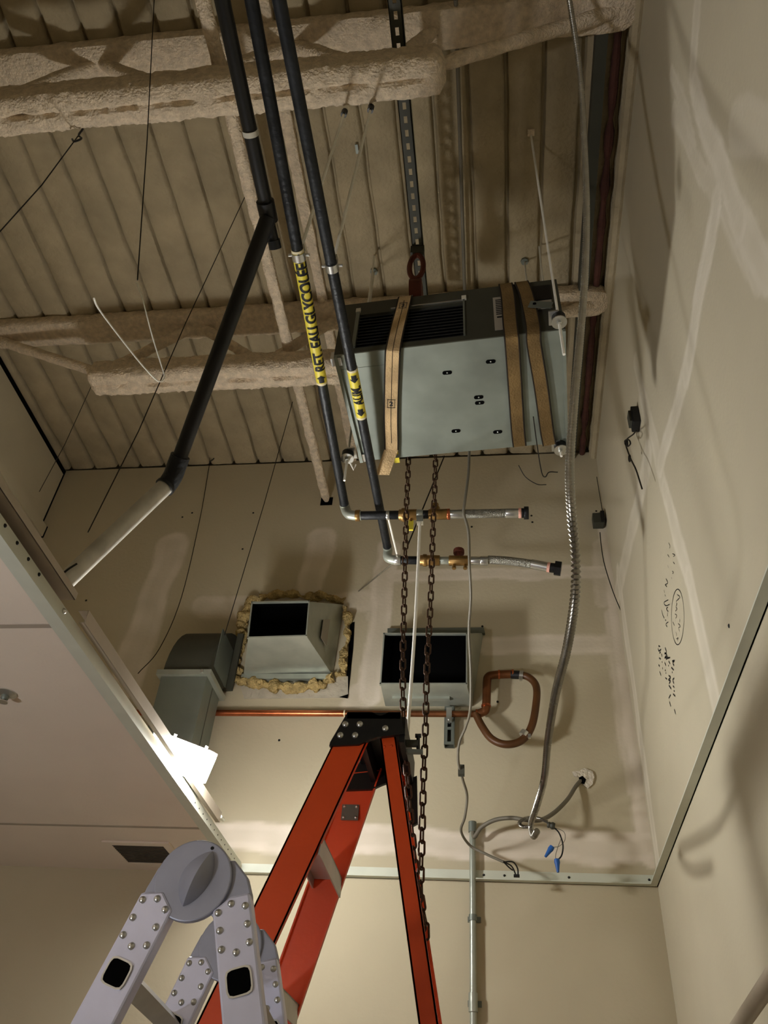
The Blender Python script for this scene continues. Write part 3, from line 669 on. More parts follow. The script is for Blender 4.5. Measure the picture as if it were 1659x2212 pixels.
# insulation round the sleeve and torn wall opening
def wool_path(px_, r, seed):
    P = spline([w(x, y, Y=BACK-.02) for x, y in px_], 16); mb = MB()
    mb.tube(P, r, 18, rfun=lambda i: r*(.85+.9*noise.noise((i*.22, seed, 1))))
    o = mb.build('insulation_tuft', M['wool'], dA, True)
    for v in o.data.vertices:
        v.co += noise.noise_vector(v.co*24)*.018+noise.noise_vector(v.co*70)*.008
    return o
wool_path([(740, 1296), (690, 1288), (620, 1285), (560, 1290)], .02, 1)
wool_path([(548, 1292), (530, 1330), (518, 1380), (508, 1420), (505, 1455)], .03, 2)
wool_path([(510, 1468), (560, 1478), (620, 1486), (680, 1482), (718, 1466)], .026, 3)
wool_path([(748, 1310), (752, 1370), (745, 1420), (735, 1460)], .018, 4)
op = [w(x, y, Y=BACK) for x, y in ((515, 1470), (752, 1462), (752, 1508), (528, 1510))]
MB().prism(op, (0, -.006, 0)).build('plastic_film', M['plastic'], dA)
MB().prism([w(x, y, Y=BACK-.001) for x, y in ((757, 1346), (766, 1344), (763, 1400), (752, 1506), (746, 1507), (750, 1450))], (0, -.003, 0)).build('cut_edge', M['void'], dA)
MB().prism([w(x, y, Y=BACK-.007) for x, y in ((733, 1506), (752, 1500), (751, 1509))], (0, -.002, 0)).build('cut_edge', M['void'], dA)
# duct B
qr = [np.array(p) for p in ((-.513, BACK-.005, 3.452), (-.117, BACK-.005, 3.452), (-.062, BACK-.005, 3.845), (-.513, BACK-.005, 3.845))]
qf = [w(822, 1478, Y=3.22), w(1008, 1478, Y=3.22), w(1008, 1370, Y=3.22), w(830, 1370, Y=3.22)]
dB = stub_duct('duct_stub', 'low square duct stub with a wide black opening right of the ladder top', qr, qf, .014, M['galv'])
MB().prism([w(x, y, Y=BACK-.004) for x, y in ((838, 1362), (1045, 1360), (1048, 1372), (838, 1374))], (0, -.02, 0)).build('rear_flange', M['galvdull'], dB)
z0 = qf[0][2]; MB().lim(qf[0][0]+.04, qf[1][0]-.08, 3.33, 3.35, qr[0][2]-.014, qr[0][2]+.002).build('bottom_seam', M['galv'], dB)
# duct C: vertical duct with curved elbow into the wall
X0, X1, Y0, Y1, ZT = -1.47, -1.262, 3.1, 3.3, 3.43
dC = thing('duct_elbow', 'galvanised rectangular duct with curved elbow into the back wall above the lamp', 'duct', (-1.37, 3.2, DROP+.02))
mb = MB(); mb.frustum([np.array(p) for p in ((X0, Y0, 2.86), (X1, Y0, 2.86), (X1, Y1, 2.86), (X0, Y1, 2.86))], [np.array(p) for p in ((X0, Y0, ZT), (X1, Y0, ZT), (X1, Y1, ZT), (X0, Y1, ZT))], True, True)
mb.build('vertical_run', M['galvdull'], dC)
arc_o, arc_i = [], []
for k in range(11):
    t = math.pi/2*k/10
    arc_o.append((BACK-.0-(BACK-Y0)*math.cos(t), ZT+(3.80-ZT)*math.sin(t))); arc_i.append((BACK-(BACK-Y1)*math.cos(t), ZT+(3.53-ZT)*math.sin(t)))
prof2 = arc_o+arc_i[::-1]
MB().prism([np.array((X0, y, z)) for y, z in prof2], (X1-X0, 0, 0)).build('elbow', M['dark'], dC, True)
for (x0, x1, y0, y1) in ((X0-.02, X1+.02, Y0-.02, Y0), (X0-.02, X1+.02, Y1, Y1+.02), (X0-.02, X0, Y0, Y1), (X1, X1+.02, Y0, Y1)):
    MB().lim(x0, x1, y0, y1, ZT-.012, ZT+.012).build('joint_flange', M['galv'], dC)
MB().lim(X1, X1+.03, BACK-.07, BACK-.055, 3.50, 3.81).build('wall_flange', M['dark'], dC)
MB().lim(X1, X1+.004, Y0+.05, BACK-.09, 3.5, 3.70).build('cheek_plate', M['galvdull'], dC)
for (yy, zz) in ((Y0-.005, ZT+.002), (Y1+.01, ZT-.002)): MB().cyl((X1-.02, yy-.02, zz), (X1-.02, yy+.0, zz), .008, 8).build('bolt', M['chrome'], dC)
MB().lim(X1, X1+.002, 3.19, 3.195, 2.86, ZT-.02).build('seam', M['dark'], dC)
# ------------------------------------------------------------------ copper pipe, trap and strut bracket
CZ = w(700, 1541, Y=3.375)[2]; cpz = lambda x: w(x, 1541, Y=3.375)
cu = thing('copper_pipe', 'bright copper pipe running along the back wall under the duct stubs', 'pipe', (-.6, 3.375, CZ))
pA, pB = np.array((-1.9, 3.375, CZ)), np.array((w(745, 1541, Y=3.375)[0], 3.375, CZ))
MB().cyl(pA, pB, .0145, 18).build('pipe_run', M['copper'], cu, True)
pE = np.array((w(1030, 1538, Y=3.375)[0], 3.375, CZ))
MB().cyl(pB, pE, .0145, 18).build('pipe_run', M['browncu'], cu, True)
MB().cyl(pB-np.array((.004, 0, 0)), pB+np.array((.002, 0, 0)), .0155, 18).build('solder_ring', M['cream'], cu, True)
v1 = w(1050, 1525, Y=3.36); v2 = w(1052, 1475, Y=3.36); v3 = w(1068, 1458, Y=3.36); v4 = w(1108, 1456, Y=3.36)
MB().tube(spline([pE, w(1043, 1538, Y=3.37), w(1050, 1528, Y=3.365), v2, w(1055, 1462, Y=3.36), v3, v4], 6), .019, 16).build('riser', M['browncu'], cu, True)
for q, ax_ in ((pE, (1, 0, 0)), (v4, (1, 0, 0)), (v1, (0, 0, 1)), (w(1078, 1457, Y=3.36), (1, 0, 0))):
    MB().cyl(q-np.array(ax_)*.004, q+np.array(ax_)*.004, .0215, 16).build('collar', M['copper'], cu, True)
hs = thing('drain_hose', 'brown hose looping down from the copper riser and back to the pipe', 'hose', w(1100, 1610, Y=3.33))
hpts = [w(*p, Y=y) for p, y in (((1110, 1456), 3.36), ((1140, 1462), 3.35), ((1158, 1482), 3.34), ((1158, 1520), 3.33), ((1148, 1570), 3.33), ((1126, 1600), 3.33), ((1092, 1608), 3.33), ((1062, 1596), 3.34), ((1042, 1570), 3.35), ((1028, 1543), 3.37))]
MB().tube(spline(hpts, 8), .0165, 14).build('hose', M['hose'], hs, True)
for (p, q, y) in (((1122, 1458), (1130, 1459), 3.355), ((1130, 1590), (1136, 1582), 3.33)):
    a, b = w(*p, Y=y), w(*q, Y=y); c = MB().cyl(a, b, .021, 16).build('hose_clamp', M['chrome'], hs, True)
    d = nrm(b-a); MB().box((a+b)/2+np.array((.0, -.01, .0))+np.cross(d, (0, 1, 0))*-.024, (.012, .012, .018)).build('clamp_screw', M['chrome'], c)
a, b = w(1104, 1457, Y=3.36), w(1122, 1458, Y=3.357); MB().cyl(a, b, .0195, 14).build('black_sleeve', M['black'], hs, True)
sbk = thing('strut_bracket', 'short slotted strut bracket holding the copper pipe to the wall', 'bracket', w(972, 1570, Y=BACK))
bx = w(971, 1560, Y=3.40)[0]; zt_, zb_ = w(971, 1528, Y=3.40)[2], w(973, 1610, Y=3.40)[2]
mb = MB()
for s in (-1, 1): mb.lim(bx+s*.021-.0015, bx+s*.021+.0015, BACK-.04, BACK, zb_, zt_)
for s in (-1, 1): mb.lim(bx-.0205 if s < 0 else bx+.008, bx-.008 if s < 0 else bx+.0205, BACK-.04, BACK-.037, zb_, zt_)
for (za, zb2) in ((0, .2), (.55, .62), (.93, 1)): mb.lim(bx-.008, bx+.008, BACK-.0399, BACK-.0371, zt_-(zt_-zb_)*zb2, zt_-(zt_-zb_)*za)
mb.build('channel', M['galvdull'], sbk); MB().lim(bx-.019, bx+.019, BACK-.006, BACK-.001, zb_, zt_).build('channel_back', M['dark'], sbk)
MB().lim(bx-.012, bx+.012, 3.352, 3.36, CZ-.05, CZ+.02).build('pipe_strap', M['chrome'], sbk)
MB().cyl((bx, 3.345, CZ-.035), (bx, BACK-.04, CZ-.035), .006, 8).build('bolt', M['chrome'], sbk)
# ------------------------------------------------------------------ cables
fl = [w(1222, -60, D=2.85), w(1230, 0, D=2.85), w(1252, 150, D=2.75), w(1262, 300, D=2.6), w(1267, 450, D=2.42), w(1263, 600, D=2.22), w(1252, 740, D=2.05), w(1240, 870, D=1.88), w(1231, 1000, D=1.74),
      w(1234, 1100, D=1.64), w(1243, 1200, D=1.6), w(1242, 1290, D=1.62), w(1225, 1400, D=1.72), w(1200, 1500, D=1.88), w(1184, 1600, X=.125), w(1176, 1680, X=.12), w(1160, 1740, X=.105), w(1147, 1780, X=.098), w(1152, 1806, X=.1), w(1160, 1796, X=.104)]
print('flex', [tuple(np.round(p, 2)) for p in fl[::2]])
dense = spline(fl, 40); ln_ = [0]
for i in range(1, len(dense)): ln_.append(ln_[-1]+np.linalg.norm(dense[i]-dense[i-1]))
ns = int(ln_[-1]/.0026); res = []
for i in range(ns+1):
    s = ln_[-1]*i/ns; res.append(np.array([np.interp(s, ln_, [p[k] for p in dense]) for k in range(3)]))
fr = [.0066, .0084, .0102, .0084]
tag(MB().tube(res, .011, 10, rfun=lambda i: fr[i % 4]).build('armoured_cable', M['flex'], None, True), 'long ribbed armoured cable hanging down the right side of the opening', 'cable')
# conduit on the back wall with its flexible end
cx_ = w(1021, 1900, Y=3.405)[0]; zc = w(1019, 1782, Y=3.405)[2]
ct = thing('wall_conduit', 'straight steel conduit climbing the back wall right of the orange ladder', 'conduit', (cx_, 3.405, 0))
MB().cyl((cx_, 3.405, 0), (cx_, 3.405, zc), .0125, 16).build('conduit_tube', M['galv'], ct, True)
MB().cyl((cx_, 3.405, zc-.03), (cx_, 3.405, zc+.012), .0165, 14).build('coupling', M['galvdull'], ct, True)
for py_ in (1982, 2165):
    z = w(1023, py_, Y=3.40)[2]; b = MB().lim(cx_-.02, cx_+.03, BACK-.004, BACK, z-.01, z+.01).build('strap_base', M['galvdull'], ct)
    MB().cyl((cx_, 3.405, z-.011), (cx_, 3.405, z+.011), .0155, 14).build('strap', M['galvdull'], b, True)
z = w(1025, 2165, Y=3.4)[2]; MB().cyl((cx_, 3.405, z-.03), (cx_, 3.405, z+.03), .0165, 14).build('coupling', M['galv'], ct, True)
cc = [np.array((cx_, 3.405, zc))]+[w(*p, Y=y) for p, y in (((1026, 1750), 3.40), ((1050, 1715 if False else 1792 - 40), 3.38), ((1085, 1772), 3.36))]
fx = [np.array((cx_, 3.405, zc)), w(1024, 1808, Y=3.39), w(1040, 1787, Y=3.37), w(1070, 1771, Y=3.34), w(1105, 1767, Y=3.31), w(1135, 1771, Y=3.29), w(1165, 1772, Y=3.31), w(1195, 1757, Y=3.34), w(1225, 1728, Y=3.38), w(1243, 1700, Y=3.41), w(1255, 1686, Y=3.43)]
tag(MB().tube(spline(fx, 8), .0085, 10).build('flexible_cable', M['greycable'], None, True), 'grey flexible cable bowing from the conduit to the hole in the wall', 'cable')
kn = thing('cable_whip', 'short armoured cable knotted round the others with loose blue capped wires', 'cable', w(1160, 1775, Y=3.27))
kp = [w(*p, Y=y) for p, y in (((1150, 1785), 3.30), ((1130, 1786), 3.29), ((1122, 1778), 3.275), ((1132, 1769), 3.265), ((1150, 1766), 3.26), ((1168, 1769), 3.265), ((1183, 1776), 3.27))]
dk = spline(kp, 14); MB().tube(dk, .007, 8, rfun=lambda i: (.006, .008)[i % 2]).build('cable_end', M['flex'], kn, True)
c = w(1191, 1781, Y=3.27); MB().lathe(c-np.array((.016, 0, 0)), (1, 0, -.25), [(0, .009), (.006, .013), (.012, .011), (.02, .015), (.03, .012)], 8).build('connector', M['dark'], kn)
for pts, r, m in ((((1196, 1787), (1208, 1800), (1216, 1825), (1213, 1848), (1202, 1860)), .0028, 'ink'), (((1198, 1788), (1218, 1797), (1220, 1815), (1208, 1828), (1196, 1830)), .0012, 'greycable'), (((1197, 1789), (1212, 1806), (1205, 1830), (1200, 1850), (1204, 1862)), .0012, 'greycable')):
    MB().tube(spline([w(*p, Y=3.27) for p in pts], 6), r, 6).build('loose_wire', M[m], kn, True)
for a, b in (((1203, 1856), (1205, 1880)), ((1193, 1829), (1182, 1845))):
    a, b = w(*a, Y=3.27), w(*b, Y=3.27); MB().lathe(a, b-a, [(0, .010), (.012, .011), (.02, .009), (.048, .0045)], 10).build('wire_nut', M['blue'], kn, True)
gc = thing('grey_cable', 'thin grey cable dropping from the unit, crossing the conduit, ends stripped', 'cable', w(1015, 1400, Y=2.6))
gp = [w(*p, Y=y) for p, y in (((1014, 960), 2.22), ((1012, 1020), 2.25), ((1004, 1085), 2.28), ((1002, 1108), 2.3), ((1012, 1150), 2.33), ((1014, 1220), 2.4), ((1017, 1290), 2.5), ((1013, 1360), 2.6), ((1017, 1450), 2.7), ((1016, 1530), 2.8), ((1006, 1570), 2.9), ((992, 1605), 2.95), ((990, 1645), 3.0), ((1000, 1685), 3.08), ((1009, 1720), 3.15), ((1004, 1765), 3.2), ((996, 1795), 3.25), ((1015, 1826), 3.35), ((1050, 1845), 3.34), ((1088, 1862), 3.32))]
MB().tube(spline(gp, 8), .0052, 8).build('cable_run', M['greycable'], gc, True)
a, b = w(994, 1655, Y=3.02), w(999, 1674, Y=3.06); MB().box((a+b)/2, (.024, .024, .038)).build('inline_clip', M['dark'], gc)
for pts in (((1088, 1862), (1108, 1862), (1118, 1876), (1119, 1892)), ((1088, 1862), (1104, 1870), (1112, 1884), (1114, 1893)), ((1088, 1862), (1100, 1874), (1108, 1880))):
    MB().tube(spline([w(*p, Y=3.32) for p in pts], 5), .0028, 6).build('stripped_wire', M['wire'], gc, True)
a = w(1116, 1892, Y=3.32); MB().box(a, (.022, .014, .008)).build('wire_cap', M['ink'], gc)
# hole torn in the wall where the cable enters
pl = [w(x, y, Y=BACK-.001) for x, y in ((1236, 1668), (1252, 1666), (1262, 1660), (1272, 1664), (1280, 1668), (1284, 1680), (1280, 1695), (1270, 1704), (1262, 1698), (1256, 1690), (1250, 1680), (1240, 1678))]
o = MB().prism(pl, (0, -.006, 0)).build('torn_plaster', M['plaster'], wall_back)
MB().prism([w(x, y, Y=BACK-.0075) for x, y in ((1250, 1680), (1258, 1676), (1266, 1684), (1262, 1694), (1254, 1692))], (0, -.001, 0)).build('wall_hole', M['void'], wall_back)
# ------------------------------------------------------------------ tie wires of the old ceiling
def wire(name, label, pts, r=.0016, m='wire'):
    return tag(MB().tube(pts, r, 5).build(name, M[m], None, True), label, 'wire', 'ceiling tie wires')
t = w(333, 0, Z=CT); wire('tie_wire', 'dark tie wire falling from the top joist to the white string', [t, w(318, 300, D=(plumb(t, 318, 300)-CAM)@fw), plumb(t, 297, 605)], .0016)
ks = plumb(t, 297, 605); dks = (ks-CAM)@fw
wire('white_string', 'white string folded into a narrow V under the dark tie wire', spline([w(*p, D=dks-.06*i) for i, p in enumerate(((295, 610), (310, 655), (330, 730), (352, 800), (355, 815), (348, 824), (335, 818), (300, 780), (245, 710), (212, 665), (203, 645)))], 4), .0017, 'white')
t = w(170, 292, Z=CB+.01); wire('tie_wire', 'dark wire slanting from a hook in the top joist to the left edge', [t, w(90, 400, Z=4.2), w(0, 500, Z=4.0), w(-60, 570, Z=3.9)], .0022)
h = thing('joist_hook', 'small dark hook under the top joist holding a wire', 'hook', t); MB().tube(spline([t+np.array((0, 0, .05)), t, t+np.array((.02, 0, -.03)), t+np.array((0, 0, -.05)), t+np.array((-.015, 0, -.03))], 5), .004, 6).build('hook', M['black'], h, True)
t = w(548, 385, Z=DECK); wire('tie_wire', 'long dark wire crossing behind the slanting drain pipe', [t, plumb(t, 400, 700), plumb(t, 300, 930), plumb(t, 190, 1150)], .0018)
h = thing('deck_hook', 'small hook screwed into the deck beside the tee', 'hook', t); MB().tube([t+.014*np.array((math.cos(a), 0, math.sin(a)-1)) for a in np.linspace(0, 6.28, 14)], .003, 6).build('eye', M['dark'], h, True)
t = w(197, 835, Z=CB+.02); wire('tie_wire', 'faint wire dropping from the left end of the rear joist', [t, plumb(t, 140, 960), plumb(t, 85, 1062)], .0016)
t = w(632, 868, Z=CT); wire('tie_wire', 'long dark wire left of the bridging bar reaching the duct elbow', [t, plumb(t, 570, 1090), plumb(t, 485, 1372)], .0018)
t = w(460, 985, Y=BACK-.03); h = thing('wall_clip', 'small crumpled metal clip at the top of the back wall', 'clip', t)
MB().box(t, (.06, .03, .02)).build('clip_plate', M['galvdull'], h); MB().tube(spline([t+np.array((-.02, -.02, .01)), t+np.array((0, -.035, -.02)), t+np.array((.02, -.02, -.04)), t+np.array((0, -.02, -.07))], 5), .004, 6).build('clip_wire', M['dark'], h, True)
wire('tie_wire', 'curved dark wire hanging from the crumpled clip past the wall joint', spline([t+np.array((0, -.02, -.06)), w(432, 1120, Y=3.36), w(392, 1290, Y=3.32), w(345, 1400, Y=3.28), w(298, 1455, Y=3.24)], 6), .0022)
wire('tie_wire', 'loose dark wire curling out below the rear right corner of the unit', spline([w(1120, 1005, D=2.9), w(1135, 1030, D=2.9), w(1160, 1046, D=2.9), w(1180, 1047, D=2.9)], 6), .0016)
wire('tie_wire', 'dark wire hanging from the straps and ending in a small hook', spline([w(1152, 900, D=2.45), w(1160, 960, D=2.5), w(1170, 1020, D=2.55), w(1178, 1030, D=2.55), w(1186, 1020, D=2.55), w(1205, 1020, D=2.55)], 6), .0018)
# ------------------------------------------------------------------ brackets on and near the right wall
p = w(1380, 905, X=RIGHT); k = thing('wall_bracket', 'small dark bracket on the right wall with a hooked wire', 'bracket', p)
MB().lim(RIGHT-.03, RIGHT, p[1]-.03, p[1]+.03, p[2]-.045, p[2]+.045).build('plate', M['black'], k, bevel=.003)
MB().lim(RIGHT-.04, RIGHT-.03, p[1]-.02, p[1]+.02, p[2]-.03, p[2]+.03).build('face', M['dark'], k)
hk = [w(*q, X=RIGHT-.05) for q in ((1374, 930), (1368, 938), (1355, 948), (1350, 958), (1356, 964), (1362, 958), (1358, 950), (1350, 952), (1352, 962), (1362, 990), (1374, 1015), (1387, 1056))]
MB().tube(spline(hk, 5), .003, 6).build('hooked_wire', M['wire'], k, True)
for q in ((1354, 957), (1360, 990)):
    c = w(*q, X=RIGHT-.05); MB().tube([c+.012*np.array((0, math.cos(a), math.sin(a))) for a in np.linspace(0, 6.28, 12)], .004, 6).build('wire_loop', M['wire'], k, True)
p = w(1294, 1130, Y=BACK); k = thing('wall_bracket', 'dark square bracket in the rear corner with a long wire below', 'bracket', p)
MB().lim(p[0]-.035, p[0]+.02, BACK-.05, BACK, p[2]-.04, p[2]+.03).build('plate', M['dark'], k, bevel=.003)
MB().lim(p[0]+.005, p[0]+.025, BACK-.06, BACK-.002, p[2]-.035, p[2]+.035).build('face', M['black'], k)
MB().tube(spline([w(*q, Y=3.37) for q in ((1296, 1150), (1299, 1180), (1306, 1220), (1325, 1280), (1348, 1335))], 6), .0024, 6).build('wire_tail', M['wire'], k, True)
MB().tube([w(1289, 1030, Y=3.38), w(1304, 1120, Y=3.38)], .002, 6).build('upper_wire', M['wire'], k, True)
# marker writing on the right wall (strokes of black felt pen)
wr = thing('marker_writing', 'black felt pen notes written sideways on the right wall', 'writing', w(1440, 1350, X=RIGHT))
def stroke(pts, r, m='ink', curve=True):
    P = [w(1380+x*.19444, 1150+y*.19444, X=RIGHT-.0012) for x, y in pts]
    if curve and len(P) > 2: P = spline(P, 4)
    mb = MB(); n = len(P); vs = []; fs = []
    for i in range(n):
        T = nrm(P[min(i+1, n-1)]-P[max(i-1, 0)]); S = nrm(np.cross(T, (1, 0, 0)))
        vs += [P[i]-S*r, P[i]+S*r]
    for i in range(n-1): fs.append((2*i, 2*i+1, 2*i+3, 2*i+2))
    mb.add(vs, fs).build('pen_stroke', M[m], wr)
el = [(430+70*math.cos(a), 940+308*math.sin(a)) for a in np.linspace(0, 2*math.pi, 36)]
stroke(el, .0016)
thin = [[(330, 115), (345, 150), (338, 178)], [(372, 235), (400, 255), (380, 270)], [(318, 245), (335, 275)], [(380, 330), (395, 350)], [(322, 365), (326, 395)], [(370, 430), (382, 445), (372, 460)], [(360, 500), (364, 515)],
        [(425, 690), (455, 720), (430, 745)], [(440, 745), (415, 765), (420, 800)], [(425, 790), (410, 830), (425, 850), (405, 875)], [(400, 905), (420, 925), (408, 955)], [(455, 965), (450, 1000)], [(435, 1010), (460, 1045), (440, 1060), (450, 1100)], [(375, 995), (395, 1035)], [(410, 1105), (420, 1150)], [(415, 1185), (435, 1170), (425, 1200)]]
med = [[(300, 515), (320, 560), (295, 580)], [(290, 580), (310, 605)], [(280, 640), (285, 670)], [(288, 690), (295, 712)], [(325, 750), (278, 780), (300, 815), (340, 800)], [(320, 830), (305, 850), (325, 880)], [(318, 890), (316, 930)], [(250, 860), (262, 910), (280, 955)], [(292, 972), (300, 980)], [(325, 995), (300, 1020), (312, 1052)]]
bold = [[(218, 1260), (232, 1268)], [(212, 1290), (222, 1318), (245, 1300)], [(240, 1330), (228, 1342)], [(250, 1350), (256, 1382)], [(225, 1395), (240, 1408)], [(255, 1430), (258, 1450)], [(218, 1470), (230, 1490)], [(260, 1500), (265, 1520)], [(230, 1545), (245, 1590)],
        [(290, 1280), (305, 1330), (285, 1350)], [(285, 1340), (310, 1360), (285, 1395), (320, 1380)], [(330, 1390), (300, 1410)], [(320, 1400), (345, 1390)], [(330, 1430), (345, 1460)], [(285, 1445), (300, 1480)], [(325, 1475), (330, 1488)], [(290, 1530), (296, 1536)], [(298, 1560), (302, 1566)], [(295, 1615), (310, 1630)],
        [(370, 1430), (395, 1425), (375, 1450), (390, 1480)], [(360, 1500), (385, 1530)], [(368, 1552), (374, 1558)], [(330, 1590), (352, 1610), (328, 1640), (350, 1650), (335, 1680)], [(332, 1700), (358, 1738)], [(392, 1620), (375, 1640), (388, 1680)], [(378, 1705), (392, 1722)], [(388, 1760), (395, 1766)], [(380, 1795), (402, 1820)], [(352, 1805), (332, 1842)], [(338, 1880), (354, 1935)], [(392, 1965), (408, 2020)]]
for s_ in thin: stroke(s_, .0012)
for s_ in med: stroke(s_, .0018)
for s_ in bold: stroke(s_, .0028)
# ------------------------------------------------------------------ orange fibreglass stepladder
YN = 2.08; YF = YN+.285
lad = thing('step_ladder', 'orange fibreglass stepladder with black top cap in the middle', 'ladder', (-.35, (YN+YF)/2, 0))
def lw(x, y): return w(x, y, Y=YN)
def rail(name, tl, tr, bl, br, yweb, inward, root, thick=.0045, fl_=.015, ext_z=0.0):
    """C channel rail in a plane Y = const; the four picture points give its edges, extended to the floor"""
    a, b, c, d = lw(*tl), lw(*tr), lw(*bl), lw(*br)
    def dn(p, q): t = (ext_z-p[2])/(q[2]-p[2]); return p+(q-p)*t
    a2 = dn(a, c); wd_ = np.linalg.norm(b-a); b2 = a2+(b-a)*1.0
    b2 = np.array((a2[0]+(b[0]-a[0])*1.02, YN, ext_z))
    mv = np.array((0, yweb-YN, 0)); a, b, a2, b2 = a+mv, b+mv, a2+mv, b2+mv
    sgn = np.array((0, inward, 0.0)); mb = MB()
    mb.prism([a, b, b2, a2], sgn*thick)
    u_ = nrm(a2-a); nx = nrm(np.cross(u_, (0, 1, 0))); nx = nx if nx[0] > 0 else -nx
    mb.prism([a, a+nx*thick, a2+nx*thick, a2], sgn*fl_); mb.prism([b-nx*thick, b, b2, b2-nx*thick], sgn*fl_)
    return mb.build(name, M['orange'], root), (a, b, a2, b2)
FR_ = ((722, 1600), (797, 1592), (552, 1949), (642, 1949)); RR_ = ((819, 1585), (853, 1582), (899, 2180), (945, 2180))
r1, e1_ = rail('front_rail', *FR_, YN, 1, lad)
YF2 = YF+.09
def floor_at(p, q): t = (0.0-p[2])/(q[2]-p[2]); return p+(q-p)*t
fa, fb = w(752, 1672, Y=YF), w(826, 1664, Y=YF); fl_a, fl_b = w(626, 2021, Y=YF2), w(703, 2021, Y=YF2)
fa2 = floor_at(fa, fl_a); fb2 = fa2+(fb-fa)*np.array((1.05, 0, 0)); fb2[2] = 0.0
mb = MB(); mb.prism([fa, fb, fb2, fa2], (0, -.0045, 0)); un_ = nrm(fa2-fa); nx_ = np.array((1.0, 0, 0))
mb.prism([fa, fa+nx_*.0045, fa2+nx_*.0045, fa2], (0, -.015, 0)); mb.prism([fb-nx_*.0045, fb, fb2, fb2-nx_*.0045], (0, -.015, 0))
r2 = mb.build('front_rail', M['orange'], lad); e2_ = (fa, fb, fa2, fb2)
r3, e3_ = rail('rear_rail', *RR_, YN+.012, 1, lad, fl_=.02); r4, e4_ = rail('rear_rail', *RR_, YF-.012, -1, lad, fl_=.02)
for e in (e1_, e2_, e3_, e4_):
    c = (e[2]+e[3])/2; MB().lim(c[0]-.055, c[0]+.055, c[1]-.03, c[1]+.03, 0, .05).build('foot', M['black'], lad)
capp = [(752, 1541), (805, 1541), (812, 1546), (822, 1549), (832, 1546), (840, 1541), (866, 1541), (869, 1560), (875, 1588), (850, 1591), (815, 1595), (798, 1601), (776, 1611), (712, 1614), (714, 1606)]
cp = [lw(*p)-np.array((0, .008, 0)) for p in capp]
MB().prism(cp, (0, .012, 0)).build('cap_side', M['black'], lad)
MB().prism([p+np.array((0, YF-YN+.004, 0)) for p in cp], (0, .012, 0)).build('cap_side', M['black'], lad)
tz = cp[0][2]; MB().lim(cp[0][0], cp[6][0], YN-.008, YF+.008, tz-.02, tz-.001).build('cap_top', M['black'], lad)
xl, xr = lw(800, 1600)[0], lw(872, 1600)[0]
MB().lim(xr-.012, xr+.002, YN, YF, tz-.085, tz-.01).build('cap_back', M['black'], lad)
MB().lim(lw(812, 1600)[0]-.05, lw(812, 1600)[0]-.035, YN+.004, YF-.004, tz-.075, tz-.01).build('cap_brace', M['black'], lad)
for (x, y) in ((747, 1567), (778, 1567), (736, 1591), (768, 1591), (833, 1576)):
    MB().dome(lw(x, y)-np.array((0, .008, 0)), (0, -1, 0), .0095, .006, 12).build('rivet', M['chrome'], lad, True)
for (x, y) in ((829, 1609), (845, 1607)): MB().dome(lw(x, y)+np.array((0, .012, 0)), (0, -1, 0), .004, .003, 8).build('rivet', M['orange'], lad)
# steps between the front rails
def at_z(p, q, z): t = (z-p[2])/(q[2]-p[2]); return p+(q-p)*t
stz = lw(712, 1800)[2]
for i in range(8):
    z = stz-.305*i
    if z < .15: break
    n0, n1 = at_z(e1_[0], e1_[2], z)+np.array((.008, .005, 0)), at_z(e1_[1], e1_[3], z)+np.array((-.008, .005, 0))
    f0, f1 = at_z(e2_[0], e2_[2], z)+np.array((.008, -.005, 0)), at_z(e2_[1], e2_[3], z)+np.array((-.008, -.005, 0))
    s_ = MB().prism([n0, n1, f1, f0], (0, 0, -.004)).build('step', M['step'], lad)
    ex = np.array((-.004, 0, 0))
    MB().prism([n1+ex, n1, f1, f1+ex], (0, 0, -.052)).build('step_lip', M['step'], s_); MB().prism([n0, n0-ex, f0-ex, f0], (0, 0, -.03)).build('step_lip', M['step'], s_)
# metal plate inside the far rail, spreader bars and rear braces
pc_ = (e2_[0]+e2_[1])/2+nrm(e2_[2]-e2_[0])*.125
MB().box(pc_+np.array((0, -.009, 0)), (.05, .006, .045)).build('rail_plate', M['galvdull'], lad)
for dx in (-.018, .018):
    for dz in (-.016, .016): MB().dome(pc_+np.array((dx, -.012, dz)), (0, -1, 0), .005, .004, 8).build('rivet', M['chrome'], lad)
MB().prism([p+np.array((0, YF-.03, 0))*0+np.array((0, 0, 0)) for p in (np.array((xr-.03, YF-.02, tz-.08)), np.array((xr+.012, YF-.02, tz-.06)), np.array((xr+.02, YF-.02, tz-.2)), np.array((xr-.03, YF-.02, tz-.23)))], (0, .012, 0)).build('spreader_bracket', M['black'], lad)
# clamp left on the ladder's rear
cl = thing('spring_clamp', 'small dark clamp sticking out behind the black ladder cap', 'clamp', lw(890, 1592))
a = lw(868, 1588)+np.array((0, .05, 0)); b = lw(900, 1588)+np.array((0, .05, 0))
MB().box((a+b)/2, (np.linalg.norm(b-a), .014, .016)).build('jaw', M['dark'], cl)
MB().box(lw(897, 1606)+np.array((-.006, .05, 0)), (.045, .012, .01)).build('jaw', M['galvdull'], cl)
MB().cyl(lw(900, 1572)+np.array((0, .05, 0)), lw(900, 1600)+np.array((0, .05, 0)), .005, 8).build('screw', M['black'], cl)
MB().cyl(lw(900, 1571)+np.array((-.008, .05, 0)), lw(900, 1571)+np.array((.008, .05, 0)), .006, 8).build('screw_handle', M['black'], cl)
